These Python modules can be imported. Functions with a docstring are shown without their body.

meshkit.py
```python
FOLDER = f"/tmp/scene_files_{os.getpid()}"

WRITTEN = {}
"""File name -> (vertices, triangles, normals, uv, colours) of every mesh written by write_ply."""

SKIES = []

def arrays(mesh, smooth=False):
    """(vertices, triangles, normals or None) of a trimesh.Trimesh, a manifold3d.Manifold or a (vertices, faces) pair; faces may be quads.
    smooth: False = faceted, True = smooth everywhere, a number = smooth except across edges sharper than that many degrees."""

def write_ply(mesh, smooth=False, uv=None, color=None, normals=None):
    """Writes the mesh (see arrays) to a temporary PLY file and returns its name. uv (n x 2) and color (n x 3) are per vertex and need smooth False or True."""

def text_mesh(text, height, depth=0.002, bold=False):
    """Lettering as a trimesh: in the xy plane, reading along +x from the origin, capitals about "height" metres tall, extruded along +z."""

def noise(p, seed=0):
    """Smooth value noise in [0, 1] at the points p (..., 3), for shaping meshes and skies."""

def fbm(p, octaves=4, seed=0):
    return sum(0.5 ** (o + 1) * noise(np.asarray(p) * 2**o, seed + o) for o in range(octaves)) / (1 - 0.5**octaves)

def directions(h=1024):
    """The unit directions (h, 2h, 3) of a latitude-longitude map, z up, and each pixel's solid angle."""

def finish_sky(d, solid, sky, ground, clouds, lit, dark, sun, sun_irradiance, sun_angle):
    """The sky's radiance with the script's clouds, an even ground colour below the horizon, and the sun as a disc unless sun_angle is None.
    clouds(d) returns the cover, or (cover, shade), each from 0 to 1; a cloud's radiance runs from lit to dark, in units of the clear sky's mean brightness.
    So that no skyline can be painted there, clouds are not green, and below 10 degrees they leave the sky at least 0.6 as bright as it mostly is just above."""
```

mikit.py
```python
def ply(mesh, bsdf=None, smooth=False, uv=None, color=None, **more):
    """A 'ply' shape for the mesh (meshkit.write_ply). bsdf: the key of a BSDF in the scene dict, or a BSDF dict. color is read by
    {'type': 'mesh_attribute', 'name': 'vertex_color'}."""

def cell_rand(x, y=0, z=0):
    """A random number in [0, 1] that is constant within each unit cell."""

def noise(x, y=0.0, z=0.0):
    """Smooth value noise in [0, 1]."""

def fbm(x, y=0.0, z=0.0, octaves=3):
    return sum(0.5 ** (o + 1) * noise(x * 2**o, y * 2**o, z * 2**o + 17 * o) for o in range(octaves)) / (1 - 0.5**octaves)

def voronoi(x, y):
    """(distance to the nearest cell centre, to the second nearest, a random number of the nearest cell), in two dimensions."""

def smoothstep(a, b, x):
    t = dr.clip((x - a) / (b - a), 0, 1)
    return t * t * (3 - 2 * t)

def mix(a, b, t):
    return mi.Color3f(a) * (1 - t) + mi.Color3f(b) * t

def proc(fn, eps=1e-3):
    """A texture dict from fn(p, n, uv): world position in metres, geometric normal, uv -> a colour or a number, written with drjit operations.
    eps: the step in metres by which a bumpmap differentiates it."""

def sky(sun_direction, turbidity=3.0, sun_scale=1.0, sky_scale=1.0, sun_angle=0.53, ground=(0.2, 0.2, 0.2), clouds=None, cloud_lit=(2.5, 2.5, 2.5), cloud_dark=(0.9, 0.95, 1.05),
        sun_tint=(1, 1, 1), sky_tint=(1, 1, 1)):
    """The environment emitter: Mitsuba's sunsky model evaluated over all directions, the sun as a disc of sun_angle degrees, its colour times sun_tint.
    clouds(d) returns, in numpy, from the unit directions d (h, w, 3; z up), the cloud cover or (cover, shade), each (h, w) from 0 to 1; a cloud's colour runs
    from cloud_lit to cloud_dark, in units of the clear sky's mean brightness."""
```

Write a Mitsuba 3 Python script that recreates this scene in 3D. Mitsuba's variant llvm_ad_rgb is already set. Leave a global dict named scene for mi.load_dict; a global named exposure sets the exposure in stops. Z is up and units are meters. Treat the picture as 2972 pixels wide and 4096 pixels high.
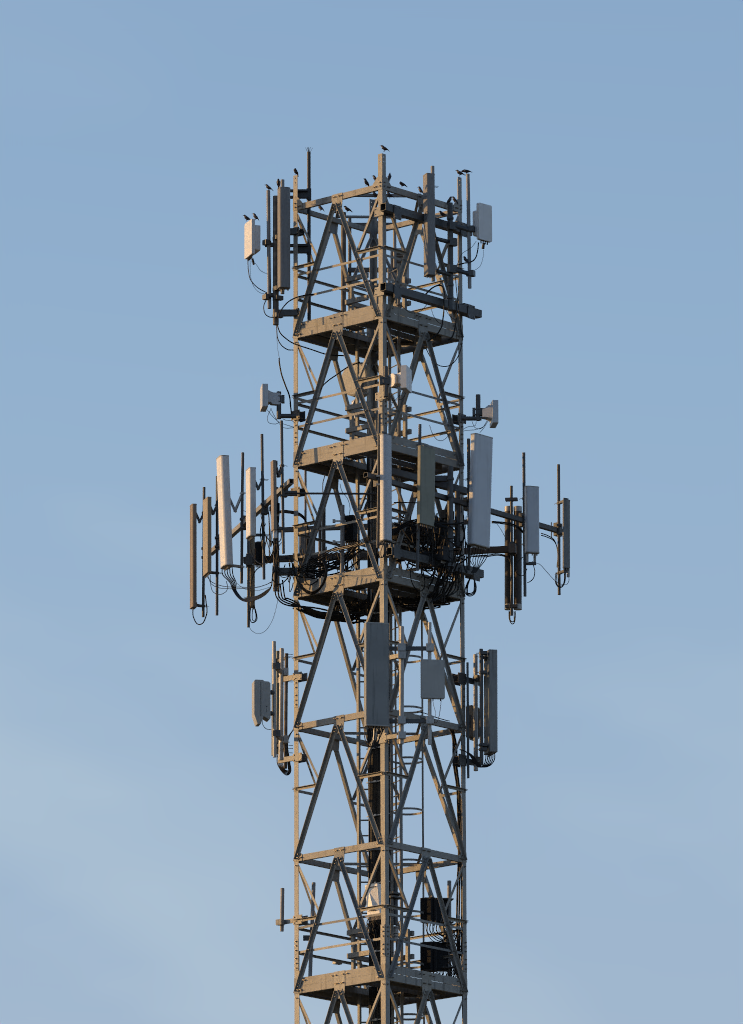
import math, random
import numpy as np, trimesh, manifold3d as m3, shapely
from shapely.geometry import Polygon, box as sbox
import mitsuba as mi, mikit
from mikit import noise, fbm, smoothstep, mix
import drjit as dr
T = mi.ScalarTransform4f
scene, labels = {}, {}

# ------------------------------------------------------------------ camera, sky, exposure
W, H, FOC = 2972.0, 4096.0, 31261.6            # the photograph's size and its focal length in its own pixels
CAM = np.array([0.0, -160.178, 1.6])
YAW, PITCH, ROLL = -0.000968, 0.2370734, -0.0038176
FW = np.array([math.sin(YAW) * math.cos(PITCH), math.cos(YAW) * math.cos(PITCH), math.sin(PITCH)])
_r = np.cross(FW, [0, 0, 1]); _r /= np.linalg.norm(_r); _u = np.cross(_r, FW)
RT = math.cos(ROLL) * _r + math.sin(ROLL) * _u
UP = -math.sin(ROLL) * _r + math.cos(ROLL) * _u
scene['camera'] = {'type': 'perspective', 'fov': math.degrees(2 * math.atan(W / 2 / FOC)), 'fov_axis': 'x',
                   'near_clip': 1.0, 'far_clip': 60000.0,
                   'to_world': T().look_at(origin=CAM.tolist(), target=(CAM + FW).tolist(), up=UP.tolist())}
exposure = 2.82
SUN_EL, SUN_AZ = 9.0, 4.0                      # degrees: height, and how far behind the line straight to the left
_e, _a = math.radians(SUN_EL), math.radians(SUN_AZ)
SUN = [-math.cos(_e) * math.cos(_a), math.cos(_e) * math.sin(_a), math.sin(_e)]


def wisps(d):
    """A thin evening veil that thickens towards the horizon, and faint slanting cirrus. Returns (cover, shade)."""
    import meshkit
    el = np.degrees(np.arcsin(d[..., 2])); x, y = d[..., 0] * 57.3, d[..., 1] * 57.3
    c, sn = math.cos(math.radians(-20)), math.sin(math.radians(-20))
    n = meshkit.fbm(np.stack([(x * c + el * sn) / 5.5 + 37.7, (-x * sn + el * c) / 1.5, y / 9], -1), 4, 34)
    w = 0.62 * np.clip((n - 0.53) * 3.6, 0, 1) * np.clip((17.5 - el) / 3, 0.15, 1)
    v = 0.25 * np.clip((14.5 - el) / 5.0, 0, 1)
    cover = 1 - (1 - v) * (1 - w)
    return cover, v * (1 - w) / np.maximum(cover, 1e-6)


scene['sky_light'] = mikit.sky(SUN, turbidity=3.0, sun_scale=0.55, sky_scale=1.0, ground=(0.06, 0.055, 0.045), clouds=wisps,
                               cloud_lit=(1.42, 1.74, 1.95), cloud_dark=(0.96, 1.0, 1.55), sun_tint=(1, 0.985, 1.13), sky_tint=(0.98, 1.03, 1.26))

# ------------------------------------------------------------------ materials


def bsdf(key, color, rough=0.6, metal=0.0, spec=0.5, **more):
    scene[key] = {'type': 'twosided', 'b': {'type': 'principled', 'base_color': color if isinstance(color, dict) else {'type': 'rgb', 'value': list(color)},
                                            'roughness': rough, 'metallic': metal, 'specular': spec, **more}}


def C(*c): return mi.Color3f(*c)


def steel(tone, shift):
    def fn(p, n, uv):
        big, fine = fbm(p.x * 1.7 + shift, p.y * 1.7, p.z * 1.3, 3), fbm(p.x * 11, p.y * 11, p.z * 9 + shift, 2)
        streak = fbm((p.x + p.y) * 15 + shift, (p.x - p.y) * 15, p.z * 1.2, 2)
        c = mix([0.196 * tone[0], 0.197 * tone[1], 0.192 * tone[2]], [0.266 * tone[0], 0.265 * tone[1], 0.255 * tone[2]], big)
        return c * (0.92 + 0.16 * fine) * (1 - 0.26 * smoothstep(0.55, 0.8, streak))
    return mikit.proc(fn)


def beam_fn(p, n, uv):
    fine = fbm(p.x * 11, p.y * 11, p.z * 9, 2)
    streak = fbm((p.x + p.y) * 11 + 5, (p.x - p.y) * 11, p.z * 1.0, 3)
    blot = fbm(p.x * 5 + 9, p.y * 5, p.z * 4, 3)
    c = mix((0.208, 0.204, 0.192), (0.276, 0.269, 0.252), blot) * (0.93 + 0.14 * fine)
    return c * (1 - 0.42 * smoothstep(0.56, 0.85, streak))


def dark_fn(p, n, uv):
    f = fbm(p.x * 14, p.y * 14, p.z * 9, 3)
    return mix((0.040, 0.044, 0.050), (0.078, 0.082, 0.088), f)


def galv_fn(p, n, uv):
    f = fbm(p.x * 40, p.y * 40, p.z * 22, 3)
    g = fbm(p.x * 3, p.y * 3, p.z * 6 + 4, 2)
    return mix((0.27, 0.275, 0.28), (0.43, 0.43, 0.425), f) * (0.85 + 0.3 * g)


def pole_fn(p, n, uv):
    f = fbm(p.x * 20, p.y * 20, p.z * 9, 3)
    g = smoothstep(0.4, 0.65, fbm(p.x * 2, p.y * 2, p.z * 7, 2))
    return mix((0.075, 0.066, 0.060), (0.14, 0.122, 0.108), f) * (0.75 + 0.45 * g)


def radome(a, b, grain=0.12, dirt=0.18):
    def fn(p, n, uv):
        f = fbm(p.x * 18, p.y * 18, p.z * 18, 2)
        s = fbm((p.x + p.y) * 16, (p.x - p.y) * 16, p.z * 1.2, 3)
        g = fbm(p.x * 2.5, p.y * 2.5, p.z * 2.5, 2)
        return mix(a, b, g) * (1 - grain / 2 + grain * f) * (1 - dirt * smoothstep(0.5, 0.85, s))
    return mikit.proc(fn)


def silver_fn(p, n, uv):
    f = noise(p.x * 70, p.y * 70, p.z * 70)
    g = noise(p.x * 160, p.y * 160, p.z * 160)
    return mix((0.215, 0.23, 0.265), (0.55, 0.575, 0.625), 0.5 * f + 0.5 * g)


bsdf('steel', steel((1, 1, 1), 0.0), 0.55, 0.12, 0.4)
bsdf('steel_warm', steel((1.06, 1.0, 0.92), 3.3), 0.58, 0.1, 0.4)
bsdf('steel_dull', steel((0.84, 0.86, 0.90), 7.1), 0.62, 0.1, 0.35)
TONES = random.Random(3)


def any_steel(): return TONES.choice(['steel', 'steel', 'steel_warm', 'steel_dull'])

bsdf('beam_steel', mikit.proc(beam_fn), 0.6, 0.1, 0.4)
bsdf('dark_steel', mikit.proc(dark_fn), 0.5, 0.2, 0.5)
bsdf('galvanised', mikit.proc(galv_fn), 0.5, 0.25, 0.5)


def dull_fn(p, n, uv): return mix((0.15, 0.155, 0.165), (0.26, 0.265, 0.275), fbm(p.x * 14, p.y * 14, p.z * 8, 3))


bsdf('dull_zinc', mikit.proc(dull_fn), 0.55, 0.2, 0.4)
bsdf('pole_paint', mikit.proc(pole_fn), 0.55, 0.1, 0.4)
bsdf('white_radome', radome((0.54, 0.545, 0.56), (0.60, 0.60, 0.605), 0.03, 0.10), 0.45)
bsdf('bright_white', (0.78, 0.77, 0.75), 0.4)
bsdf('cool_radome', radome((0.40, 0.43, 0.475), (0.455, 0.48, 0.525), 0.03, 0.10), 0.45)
bsdf('grey_radome', radome((0.155, 0.155, 0.163), (0.195, 0.193, 0.196), 0.12, 0.15), 0.6)
bsdf('old_radome', radome((0.16, 0.17, 0.175), (0.235, 0.242, 0.243), 0.12, 0.40), 0.6)
bsdf('tan_radome', radome((0.24, 0.205, 0.145), (0.29, 0.245, 0.175), 0.16, 0.18), 0.6)
bsdf('olive_radome', radome((0.175, 0.178, 0.14), (0.21, 0.21, 0.168), 0.14, 0.22), 0.6)
bsdf('brown_radome', radome((0.19, 0.155, 0.125), (0.235, 0.19, 0.155), 0.2, 0.2), 0.6)
bsdf('dark_brown', radome((0.042, 0.035, 0.032), (0.06, 0.05, 0.044), 0.2, 0.2), 0.6)
bsdf('pale_grey', radome((0.27, 0.275, 0.27), (0.32, 0.322, 0.315), 0.05, 0.08), 0.5)
bsdf('silver', mikit.proc(silver_fn), 0.5, 0.12, 0.5)
bsdf('bolt_steel', (0.17, 0.15, 0.13), 0.4, 0.5)
bsdf('black_rubber', (0.011, 0.011, 0.012), 0.55, 0.0, 0.25)
bsdf('black_pole', (0.022, 0.021, 0.022), 0.5)
bsdf('black_box', (0.019, 0.021, 0.026), 0.6, 0.0, 0.2)
bsdf('bright_metal', (0.72, 0.66, 0.58), 0.25, 0.9)
bsdf('cable_mark', (0.55, 0.52, 0.48), 0.5)
bsdf('bird', (0.022, 0.017, 0.021), 0.38)
bsdf('bird_leg', (0.12, 0.05, 0.035), 0.6)


def ground_fn(p, n, uv):
    a = fbm(p.x * 0.02, p.y * 0.02, 0.0, 4)
    b = fbm(p.x * 0.9, p.y * 0.9, 0.0, 3)
    return mix((0.06, 0.062, 0.035), (0.135, 0.112, 0.07), a) * (0.7 + 0.6 * b)


bsdf('field', mikit.proc(ground_fn), 0.95)

# ------------------------------------------------------------------ helpers
Zv = np.array([0, 0, 1.0])


def unit(v): v = np.asarray(v, float); return v / np.linalg.norm(v)


def pt(px, py, pl):
    """The point that the photograph's pixel shows on a vertical plane: a depth y, or (point, normal)."""
    d = FW + RT * (px - W / 2) / FOC + UP * (H / 2 - py) / FOC
    if isinstance(pl, (int, float)):
        return CAM + d * ((pl - CAM[1]) / d[1])
    p0, n = pl
    return CAM + d * (np.dot(np.append(p0[:2], 0) - [*CAM[:2], 0], [n[0], n[1], 0]) / np.dot(d, [n[0], n[1], 0]))


MPP = 160.178 / math.cos(PITCH) / FOC * 1.0     # metres per photograph pixel at the tower


def V2(x, y): return np.array([x, y, 0.0])


class MB:
    """Collects pieces into one mesh."""
    def __init__(s): s.v, s.f, s.n = [], [], 0

    def add(s, v, f):
        v = np.asarray(v, float); f = np.asarray(f, int)
        s.v.append(v); s.f.append(f + s.n); s.n += len(v); return s

    def mesh(s):
        return trimesh.Trimesh(np.vstack(s.v), np.vstack(s.f), process=False)

    def box(s, c, X, Y, Z, hx, hy, hz):
        c, X, Y, Z = (np.asarray(k, float) for k in (c, X, Y, Z))
        v = [c + a * hx * X + b * hy * Y + g * hz * Z for a in (-1, 1) for b in (-1, 1) for g in (-1, 1)]
        q = [[0, 1, 3, 2], [4, 6, 7, 5], [0, 4, 5, 1], [2, 3, 7, 6], [0, 2, 6, 4], [1, 5, 7, 3]]
        return s.add(v, [t for a in q for t in ([a[0], a[1], a[2]], [a[0], a[2], a[3]])])

    def bar(s, p, q, w, h, up=Zv):
        p, q = np.asarray(p, float), np.asarray(q, float)
        a = unit(q - p); x = unit(np.cross(a, up if abs(np.dot(a, unit(up))) < 0.98 else [0, 1, 0])); y = np.cross(x, a)
        return s.box((p + q) / 2, x, y, a, w / 2, h / 2, np.linalg.norm(q - p) / 2)

    def prism(s, poly, p, q, X, Y):
        m = trimesh.creation.extrude_polygon(poly, 1.0, engine='earcut')
        p, q, X, Y = (np.asarray(k, float) for k in (p, q, X, Y))
        v = p + m.vertices[:, :1] * X + m.vertices[:, 1:2] * Y + m.vertices[:, 2:] * (q - p)
        f = m.faces if np.dot(np.cross(X, Y), q - p) > 0 else m.faces[:, ::-1]
        return s.add(v, f)

    def angle(s, p, q, flat, out, w=0.075, t=0.008, w2=None):
        """An L-section whose heel runs from p to q."""
        w2 = w2 or w
        return s.prism(Polygon([(0, 0), (w, 0), (w, t), (t, t), (t, w2), (0, w2)]), p, q, flat, out)

    def tube(s, pts, r, n=10, cap=True):
        p = np.asarray(pts, float)
        if len(p) == 2:
            tg = np.repeat([unit(p[1] - p[0])], 2, 0)
        else:
            tg = np.gradient(p, axis=0); tg /= np.linalg.norm(tg, axis=1, keepdims=True) + 1e-12
        a = np.cross(tg[0], Zv if abs(tg[0, 2]) < 0.9 else [1, 0, 0]); a = unit(a)
        rows = []
        ang = np.arange(n) * 2 * math.pi / n
        rr = np.broadcast_to(r, len(p))
        for i in range(len(p)):
            a = unit(a - tg[i] * np.dot(a, tg[i])); b = np.cross(tg[i], a)
            rows.append(p[i] + rr[i] * (np.cos(ang)[:, None] * a + np.sin(ang)[:, None] * b))
        v = np.vstack(rows); f = []
        for i in range(len(p) - 1):
            for j in range(n):
                k = (j + 1) % n
                f += [[i * n + j, i * n + k, (i + 1) * n + k], [i * n + j, (i + 1) * n + k, (i + 1) * n + j]]
        if cap:
            v = np.vstack([v, rows[0], rows[-1]]); o = len(p) * n
            f += [[o, o + j + 1, o + j] for j in range(1, n - 1)] + [[o + n, o + n + j, o + n + j + 1] for j in range(1, n - 1)]
        return s.add(v, f)

    def ball(s, c, r, sx=(1, 1, 1)):
        m = trimesh.creation.icosphere(2, 1.0)
        return s.add(m.vertices * np.asarray(sx) * r + c, m.faces)

    def hexa(s, c, n, r, l):
        return s.tube([np.asarray(c), np.asarray(c) + unit(n) * l], r, 6)


def numbered(key):
    if key not in scene and key not in labels and not any(k.startswith(key + '__') for k in scene):
        return key
    i = 1
    while True:
        k = f'{key}_{i:03d}'
        if k not in scene and k not in labels and not any(x.startswith(k + '__') for x in scene):
            return k
        i += 1


def thing(name, label, cat, group=None):
    k = numbered(name)
    labels[k] = {'label': label, 'category': cat}
    if group: labels[k]['group'] = group
    return k


def part(parent, name, mb, mat, smooth=False, label=None, stuff=False):
    base = f'{parent}__{name}'; k = base; i = 1
    while k in scene:
        k = f'{base}_{i:03d}'; i += 1
    scene[k] = mikit.ply(mb.mesh(), mat, smooth=smooth)
    if label: labels[k] = {'label': label}
    if stuff: labels.setdefault(k, {})['kind'] = 'stuff'
    return k


def solo(name, mb, mat, label, cat, smooth=False, group=None, kind=None):
    k = numbered(name)
    scene[k] = mikit.ply(mb.mesh(), mat, smooth=smooth)
    labels[k] = {'label': label, 'category': cat}
    if group: labels[k]['group'] = group
    if kind: labels[k]['kind'] = kind
    return k


def spline(pts, n=8):
    p = np.asarray(pts, float)
    if len(p) < 3: return p
    q = np.vstack([2 * p[0] - p[1], p, 2 * p[-1] - p[-2]]); out = []
    for i in range(1, len(q) - 2):
        for t in np.linspace(0, 1, n, endpoint=False):
            a, b, c, d = q[i - 1:i + 3]
            out.append(0.5 * (2 * b + (c - a) * t + (2 * a - 5 * b + 4 * c - d) * t * t + (3 * b - a - 3 * c + d) * t ** 3))
    return np.vstack(out + [p[-1:]])


def pts(lst, pl):
    return [pt(a[0], a[1], a[2] if len(a) > 2 else pl) for a in lst]


# ------------------------------------------------------------------ ground
g = MB(); R_ = 12000.0
rings = [0, 60, 160, 200, 400, 1000, 3000, R_]; na = 48; vv = [[0, 0, 0]]; ff = []
for i, r in enumerate(rings[1:]):
    for j in range(na):
        t = 2 * math.pi * j / na; vv.append([r * math.cos(t), r * math.sin(t), 0])
for j in range(na): ff.append([0, 1 + j, 1 + (j + 1) % na])
for i in range(len(rings) - 2):
    for j in range(na):
        a, b = 1 + i * na + j, 1 + i * na + (j + 1) % na; ff += [[a, a + na, b + na], [a, b + na, b]]
g.add(vv, ff)
scene['ground'] = mikit.ply(g.mesh(), 'field'); labels['ground'] = {'label': 'wide dry field that the tower stands on', 'kind': 'structure'}

# ------------------------------------------------------------------ the tower
S = 2.54; ROT = 0.0552061
Zl = [46.8695, 44.0602, 41.2482, 38.4183, 35.5785, 32.7807, 29.9847]
Zl += [29.9847 - 2.8 * i for i in range(1, 11)]
DOUBLE = (1, 2, 3, 6)
NC, RC, FC, LC = [V2(S / math.sqrt(2) * math.cos(ROT - math.pi / 2 + k * math.pi / 2), S / math.sqrt(2) * math.sin(ROT - math.pi / 2 + k * math.pi / 2)) for k in range(4)]
FACES = [(NC, LC), (NC, RC), (FC, LC), (FC, RC)]


class Face:
    def __init__(s, A, B):
        s.A, s.t = A, unit(B - A); n = np.array([s.t[1], -s.t[0], 0]); m = (A + B) / 2
        s.n = n if np.dot(n, m) > 0 else -n

    def __call__(s, a, z, off=0.0): return s.A + s.t * a + s.n * off + Zv * z

    def plane(s, off=0.0): return (s.A + s.n * off, s.n)


FN = [Face(a, b) for a, b in FACES]
FNL, FNR, FFL, FFR = FN
tower = thing('lattice_tower', 'tall square steel lattice tower with platforms, holding all the antennas', 'tower')
# legs
for c in (NC, LC, RC, FC):
    fs = [f for f in FN if np.linalg.norm(f.A - c) < 1e-6] or [f for f in FN if np.linalg.norm(f.A + f.t * S - c) < 1e-6]
    d1, d2 = [f.t if np.linalg.norm(f.A - c) < 1e-6 else -f.t for f in fs]
    m = MB(); top = Zl[0] + 0.78
    m.angle(c, c + Zv * (Zl[6] + 0.80), d1, d2, 0.132, 0.012)
    m.angle(c + Zv * (Zl[6] + 0.80), c + Zv * (top - 0.30), d1, d2, 0.118, 0.010)
    o = c + Zv * (top - 0.30)
    for da, db, s0 in ((d1, d2, 0.0), (d2, d1, 0.0105)):
        pl_ = sbox(s0, 0, 0.118, 0.30)
        for hz in (0.13, 0.23): pl_ = pl_.difference(shapely.Point(0.062, hz).buffer(0.014, 6))
        m.prism(pl_, o, o + db * 0.010, da, Zv)
    part(tower, 'leg', m, 'steel')
bolts = MB(); N_BOLT = [0]


def bolt(f, a, z, off=0.012, r=0.014, l=0.034):
    near = f in (FNL, FNR) and N_BOLT[0] < 300 and z > Zl[6] - 0.3
    m = MB() if near else bolts
    m.hexa(f(a, z, off), f.n, r * 1.25, 0.014); m.hexa(f(a, z, off + 0.013), f.n, r * 0.62, l)
    if near: N_BOLT[0] += 1; part(tower, 'bolt', m, 'bolt_steel')


for k, z in enumerate(Zl):
    dbl, seen = k in DOUBLE, k < 8
    for f in FN:
        m = MB(); m.angle(f(0.122, z, -0.003), f(S - 0.122, z, -0.003), Zv, -f.n, 0.155 if dbl else 0.130, 0.008, 0.07)
        part(tower, 'beam', m, 'beam_steel')
        if dbl:
            m = MB(); m.angle(f(0.122, z + 0.325, -0.0035), f(S - 0.122, z + 0.325, -0.0035), -Zv, -f.n, 0.162 if f is FNR else 0.1675, 0.007, 0.05)
            part(tower, 'kick_plate', m, 'beam_steel')
        if not seen: continue
        htop = 0.332 if dbl else 0.138
        m = MB(); m.prism(Polygon([(-0.145, htop), (0.145, htop), (0.145, -0.03), (0.12, -0.24), (-0.12, -0.24), (-0.145, -0.03)]), f(S / 2, z, 0.0005), f(S / 2, z, 0.0085), f.t, Zv)
        part(tower, 'gusset_plate', m, any_steel())
        for sg in (0, 1):
            def P(a): return a if sg == 0 else S - a
            e = f.t if sg == 0 else -f.t
            if dbl: poly = Polygon([(0, -0.002), (0.21, -0.002), (0.21, 0.16), (0.155, 0.31), (0, 0.335)])
            else: poly = Polygon([(0, -0.002), (0.265, -0.002), (0.265, 0.136), (0.16, 0.255), (0.13, 0.285), (0, 0.285)]) if k == 0 else Polygon([(0, -0.002), (0.23, -0.002), (0.23, 0.136), (0.12, 0.20), (0, 0.22)])
            m = MB(); m.prism(poly, f(P(0), z, 0.0012), f(P(0), z, 0.0092), e, Zv)
            part(tower, 'gusset_plate', m, any_steel())
            for a, b in ([(0.16, 0.07), (0.21, 0.07), (0.055, 0.07), (0.055, 0.15)] if k == 0 else [(0.15, 0.065), (0.20, 0.065)]): bolt(f, P(a), z + b)
            if dbl: bolt(f, P(0.29), z + 0.26); bolt(f, P(0.16), z + 0.20)
            if k: bolt(f, P(0.06), z - 0.09, 0.004)
        for a in (-0.10, -0.055, 0.055, 0.10): bolt(f, S / 2 + a, z + 0.075)
        if dbl:
            for a in (-0.21, -0.10, 0.10, 0.21): bolt(f, S / 2 + a, z + 0.255)
    # plan bracing: a diamond between the middles of the sides
    if seen:
        mids = [f(S / 2, z + 0.10, -0.03) for f in (FNL, FNR, FFR, FFL)]
        for i in range(4):
            a, b = mids[i], mids[(i + 1) % 4]; d = unit(b - a)
            inw = unit(np.cross(Zv, d)); inw = inw if np.dot(inw, a + b) < 0 else -inw
            m = MB(); m.angle(a + d * 0.02 + inw * 0.02, b - d * 0.02 + inw * 0.02, Zv, inw, 0.06, 0.006)
            part(tower, 'plan_brace', m, any_steel())
# bays
for k in range(len(Zl) - 1):
    zt, zb = Zl[k], Zl[k + 1]; zs = zb + 1.51; seen = k < 7
    for f in FN:
        lo = (S / 2, 0.12); hi = (S / 2 + 0.082, S - 0.055)
        z1, z2 = zt - 0.075, zb + 0.045
        for top_, bot_ in (lo, hi):
            p, q = f(top_, z1, 0.0165), f(bot_, z2, 0.0165); ax = unit(q - p)
            fl = unit(np.cross(ax, f.n)); fl = fl if np.dot(fl, f.t) < 0 else -fl
            m = MB(); m.angle(p, q, fl, f.n, 0.078, 0.007, 0.07); part(tower, 'brace', m, any_steel())
            if seen:
                for dd in (0.05, 0.12):
                    for base in (p + ax * dd, q - ax * dd):
                        c = base + fl * 0.045
                        bolts.hexa(c + f.n * 0.007, f.n, 0.017, 0.014); bolts.hexa(c + f.n * 0.02, f.n, 0.009, 0.022)
        if not seen: continue
        u = (z1 - zs) / (z1 - z2)
        for corner, (top_, bot_) in ((0.0, lo), (S, hi)):
            sb = top_ + (bot_ - top_) * u; sg = 1 if corner == 0 else -1
            a0 = corner + sg * 0.015; b0 = sb - 0.04
            m = MB(); m.angle(f(a0, zs + 0.05, 0.0135), f(b0, zs + 0.05, 0.0135), -Zv, f.n, 0.06, 0.006, 0.065); part(tower, 'strut', m, any_steel())
            bolt(f, corner + sg * 0.06, zs + 0.015, 0.02); 
            p, q = f(corner + sg * 0.075, zt - 0.10, -0.0115), f(sb - 0.03 + sg * 0.0, zs + 0.06, -0.0115); ax = unit(q - p)
            fl = unit(np.cross(ax, f.n)); fl = fl if np.dot(fl, f.t) * sg > 0 else -fl
            m = MB(); m.angle(p, q, fl, -f.n, 0.052, 0.006); part(tower, 'secondary_brace', m, any_steel())
        if k + 1 in DOUBLE:
            for zz in (1.41, 0.895):
                m = MB(); m.angle(f(0.10, zb + zz, -0.0125), f(S - 0.10, zb + zz, -0.0125), -Zv, -f.n, 0.05, 0.005); part(tower, 'guard_rail', m, any_steel())
                for top_, bot_ in (lo, hi): bolt(f, top_ + (bot_ - top_) * (z1 - zb - zz + 0.025) / (z1 - z2) - 0.045, zb + zz - 0.025, 0.024)
    if k in (1, 3, 5):
        for f in FN:
            for sg, c in ((1, 0), (-1, S)):
                m = MB(); m.box(f(c + sg * 0.068, zb + 0.82, 0.0075), f.t, f.n, Zv, 0.056, 0.006, 0.335); part(tower, 'splice_plate', m, 'steel')
                for b in (0.54, 0.64, 0.74, 0.91, 1.01, 1.10): bolt(f, c + sg * 0.062, zb + b, 0.0135, 0.017, 0.028)
part(tower, 'bolt', bolts, 'bolt_steel', stuff=True)
# platforms: joists under perforated planks, a square hatch in the middle
hatch = sbox(S / 2 - 0.37, S / 2 - 0.37, S / 2 + 0.37, S / 2 + 0.37)
E1, E2 = FNL.t, FNR.t
for k in DOUBLE:
    z = Zl[k] + 0.165
    for a in (0.14, 0.52, 0.88, 1.66, 2.02, 2.40):
        m = MB(); m.angle(NC + E1 * a + E2 * 0.09 + Zv * (z - 0.006), NC + E1 * a + E2 * (S - 0.09) + Zv * (z - 0.006), -Zv, E1, 0.12, 0.008, 0.06)
        part(tower, 'joist', m, 'steel')
    nplank = 8; wp = (S - 0.2) / nplank
    for i in range(nplank):
        a0 = 0.1 + i * wp + 0.003; a1 = a0 + wp - 0.006
        poly = sbox(a0, 0.085, a1, S - 0.085).difference(hatch)
        if i in (2, 3, 5):
            holes = []
            y = 0.16
            while y < S - 0.2:
                for j in range(5):
                    x = a0 + 0.03 + j * (wp - 0.066) / 4
                    holes.append(sbox(x - 0.014, y, x + 0.014, y + 0.036))
                y += 0.052
            poly = poly.difference(shapely.unary_union(holes))
        for gm in getattr(poly, 'geoms', [poly]):
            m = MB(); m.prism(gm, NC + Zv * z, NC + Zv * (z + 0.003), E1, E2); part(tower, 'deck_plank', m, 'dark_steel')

# hatch guard rails on the platforms
for k, lab in ((1, 'topmost'), (2, 'second highest'), (6, 'lowest')):
    z = Zl[k] + 0.17
    t = thing('hatch_guardrail', f'small square steel guardrail round the ladder hatch of the {lab} platform', 'guardrail', )
    cs = [NC + E1 * (S / 2 + a * 0.40) + E2 * (S / 2 + b * 0.40) for a, b in ((-1, -1), (1, -1), (1, 1), (-1, 1))]
    for c in cs[1:]:
        d = unit(V2(*c[:2])); m = MB(); m.box(c + Zv * (z + 0.61), E1, E2, Zv, 0.035, 0.035, 0.605); part(t, 'post', m, 'steel')
    for i in range(1, 4):
        a, b = cs[i], cs[(i + 1) % 4]
        if i == 3: a, b = cs[0] * 0.55 + cs[1] * 0.45, cs[1]
        d = unit(b - a); o = unit(V2(*((a + b) / 2)[:2])) if i != 3 else -E2
        o = o - d * np.dot(o, d); o = unit(o)
        for h in (0.64, 1.13):
            m = MB(); m.box((a + b) / 2 + o * 0.072 + Zv * (z + h), d, o, Zv, np.linalg.norm(b - a) / 2 + 0.09, 0.035, 0.05)
            part(t, 'rail', m, 'steel')

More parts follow.
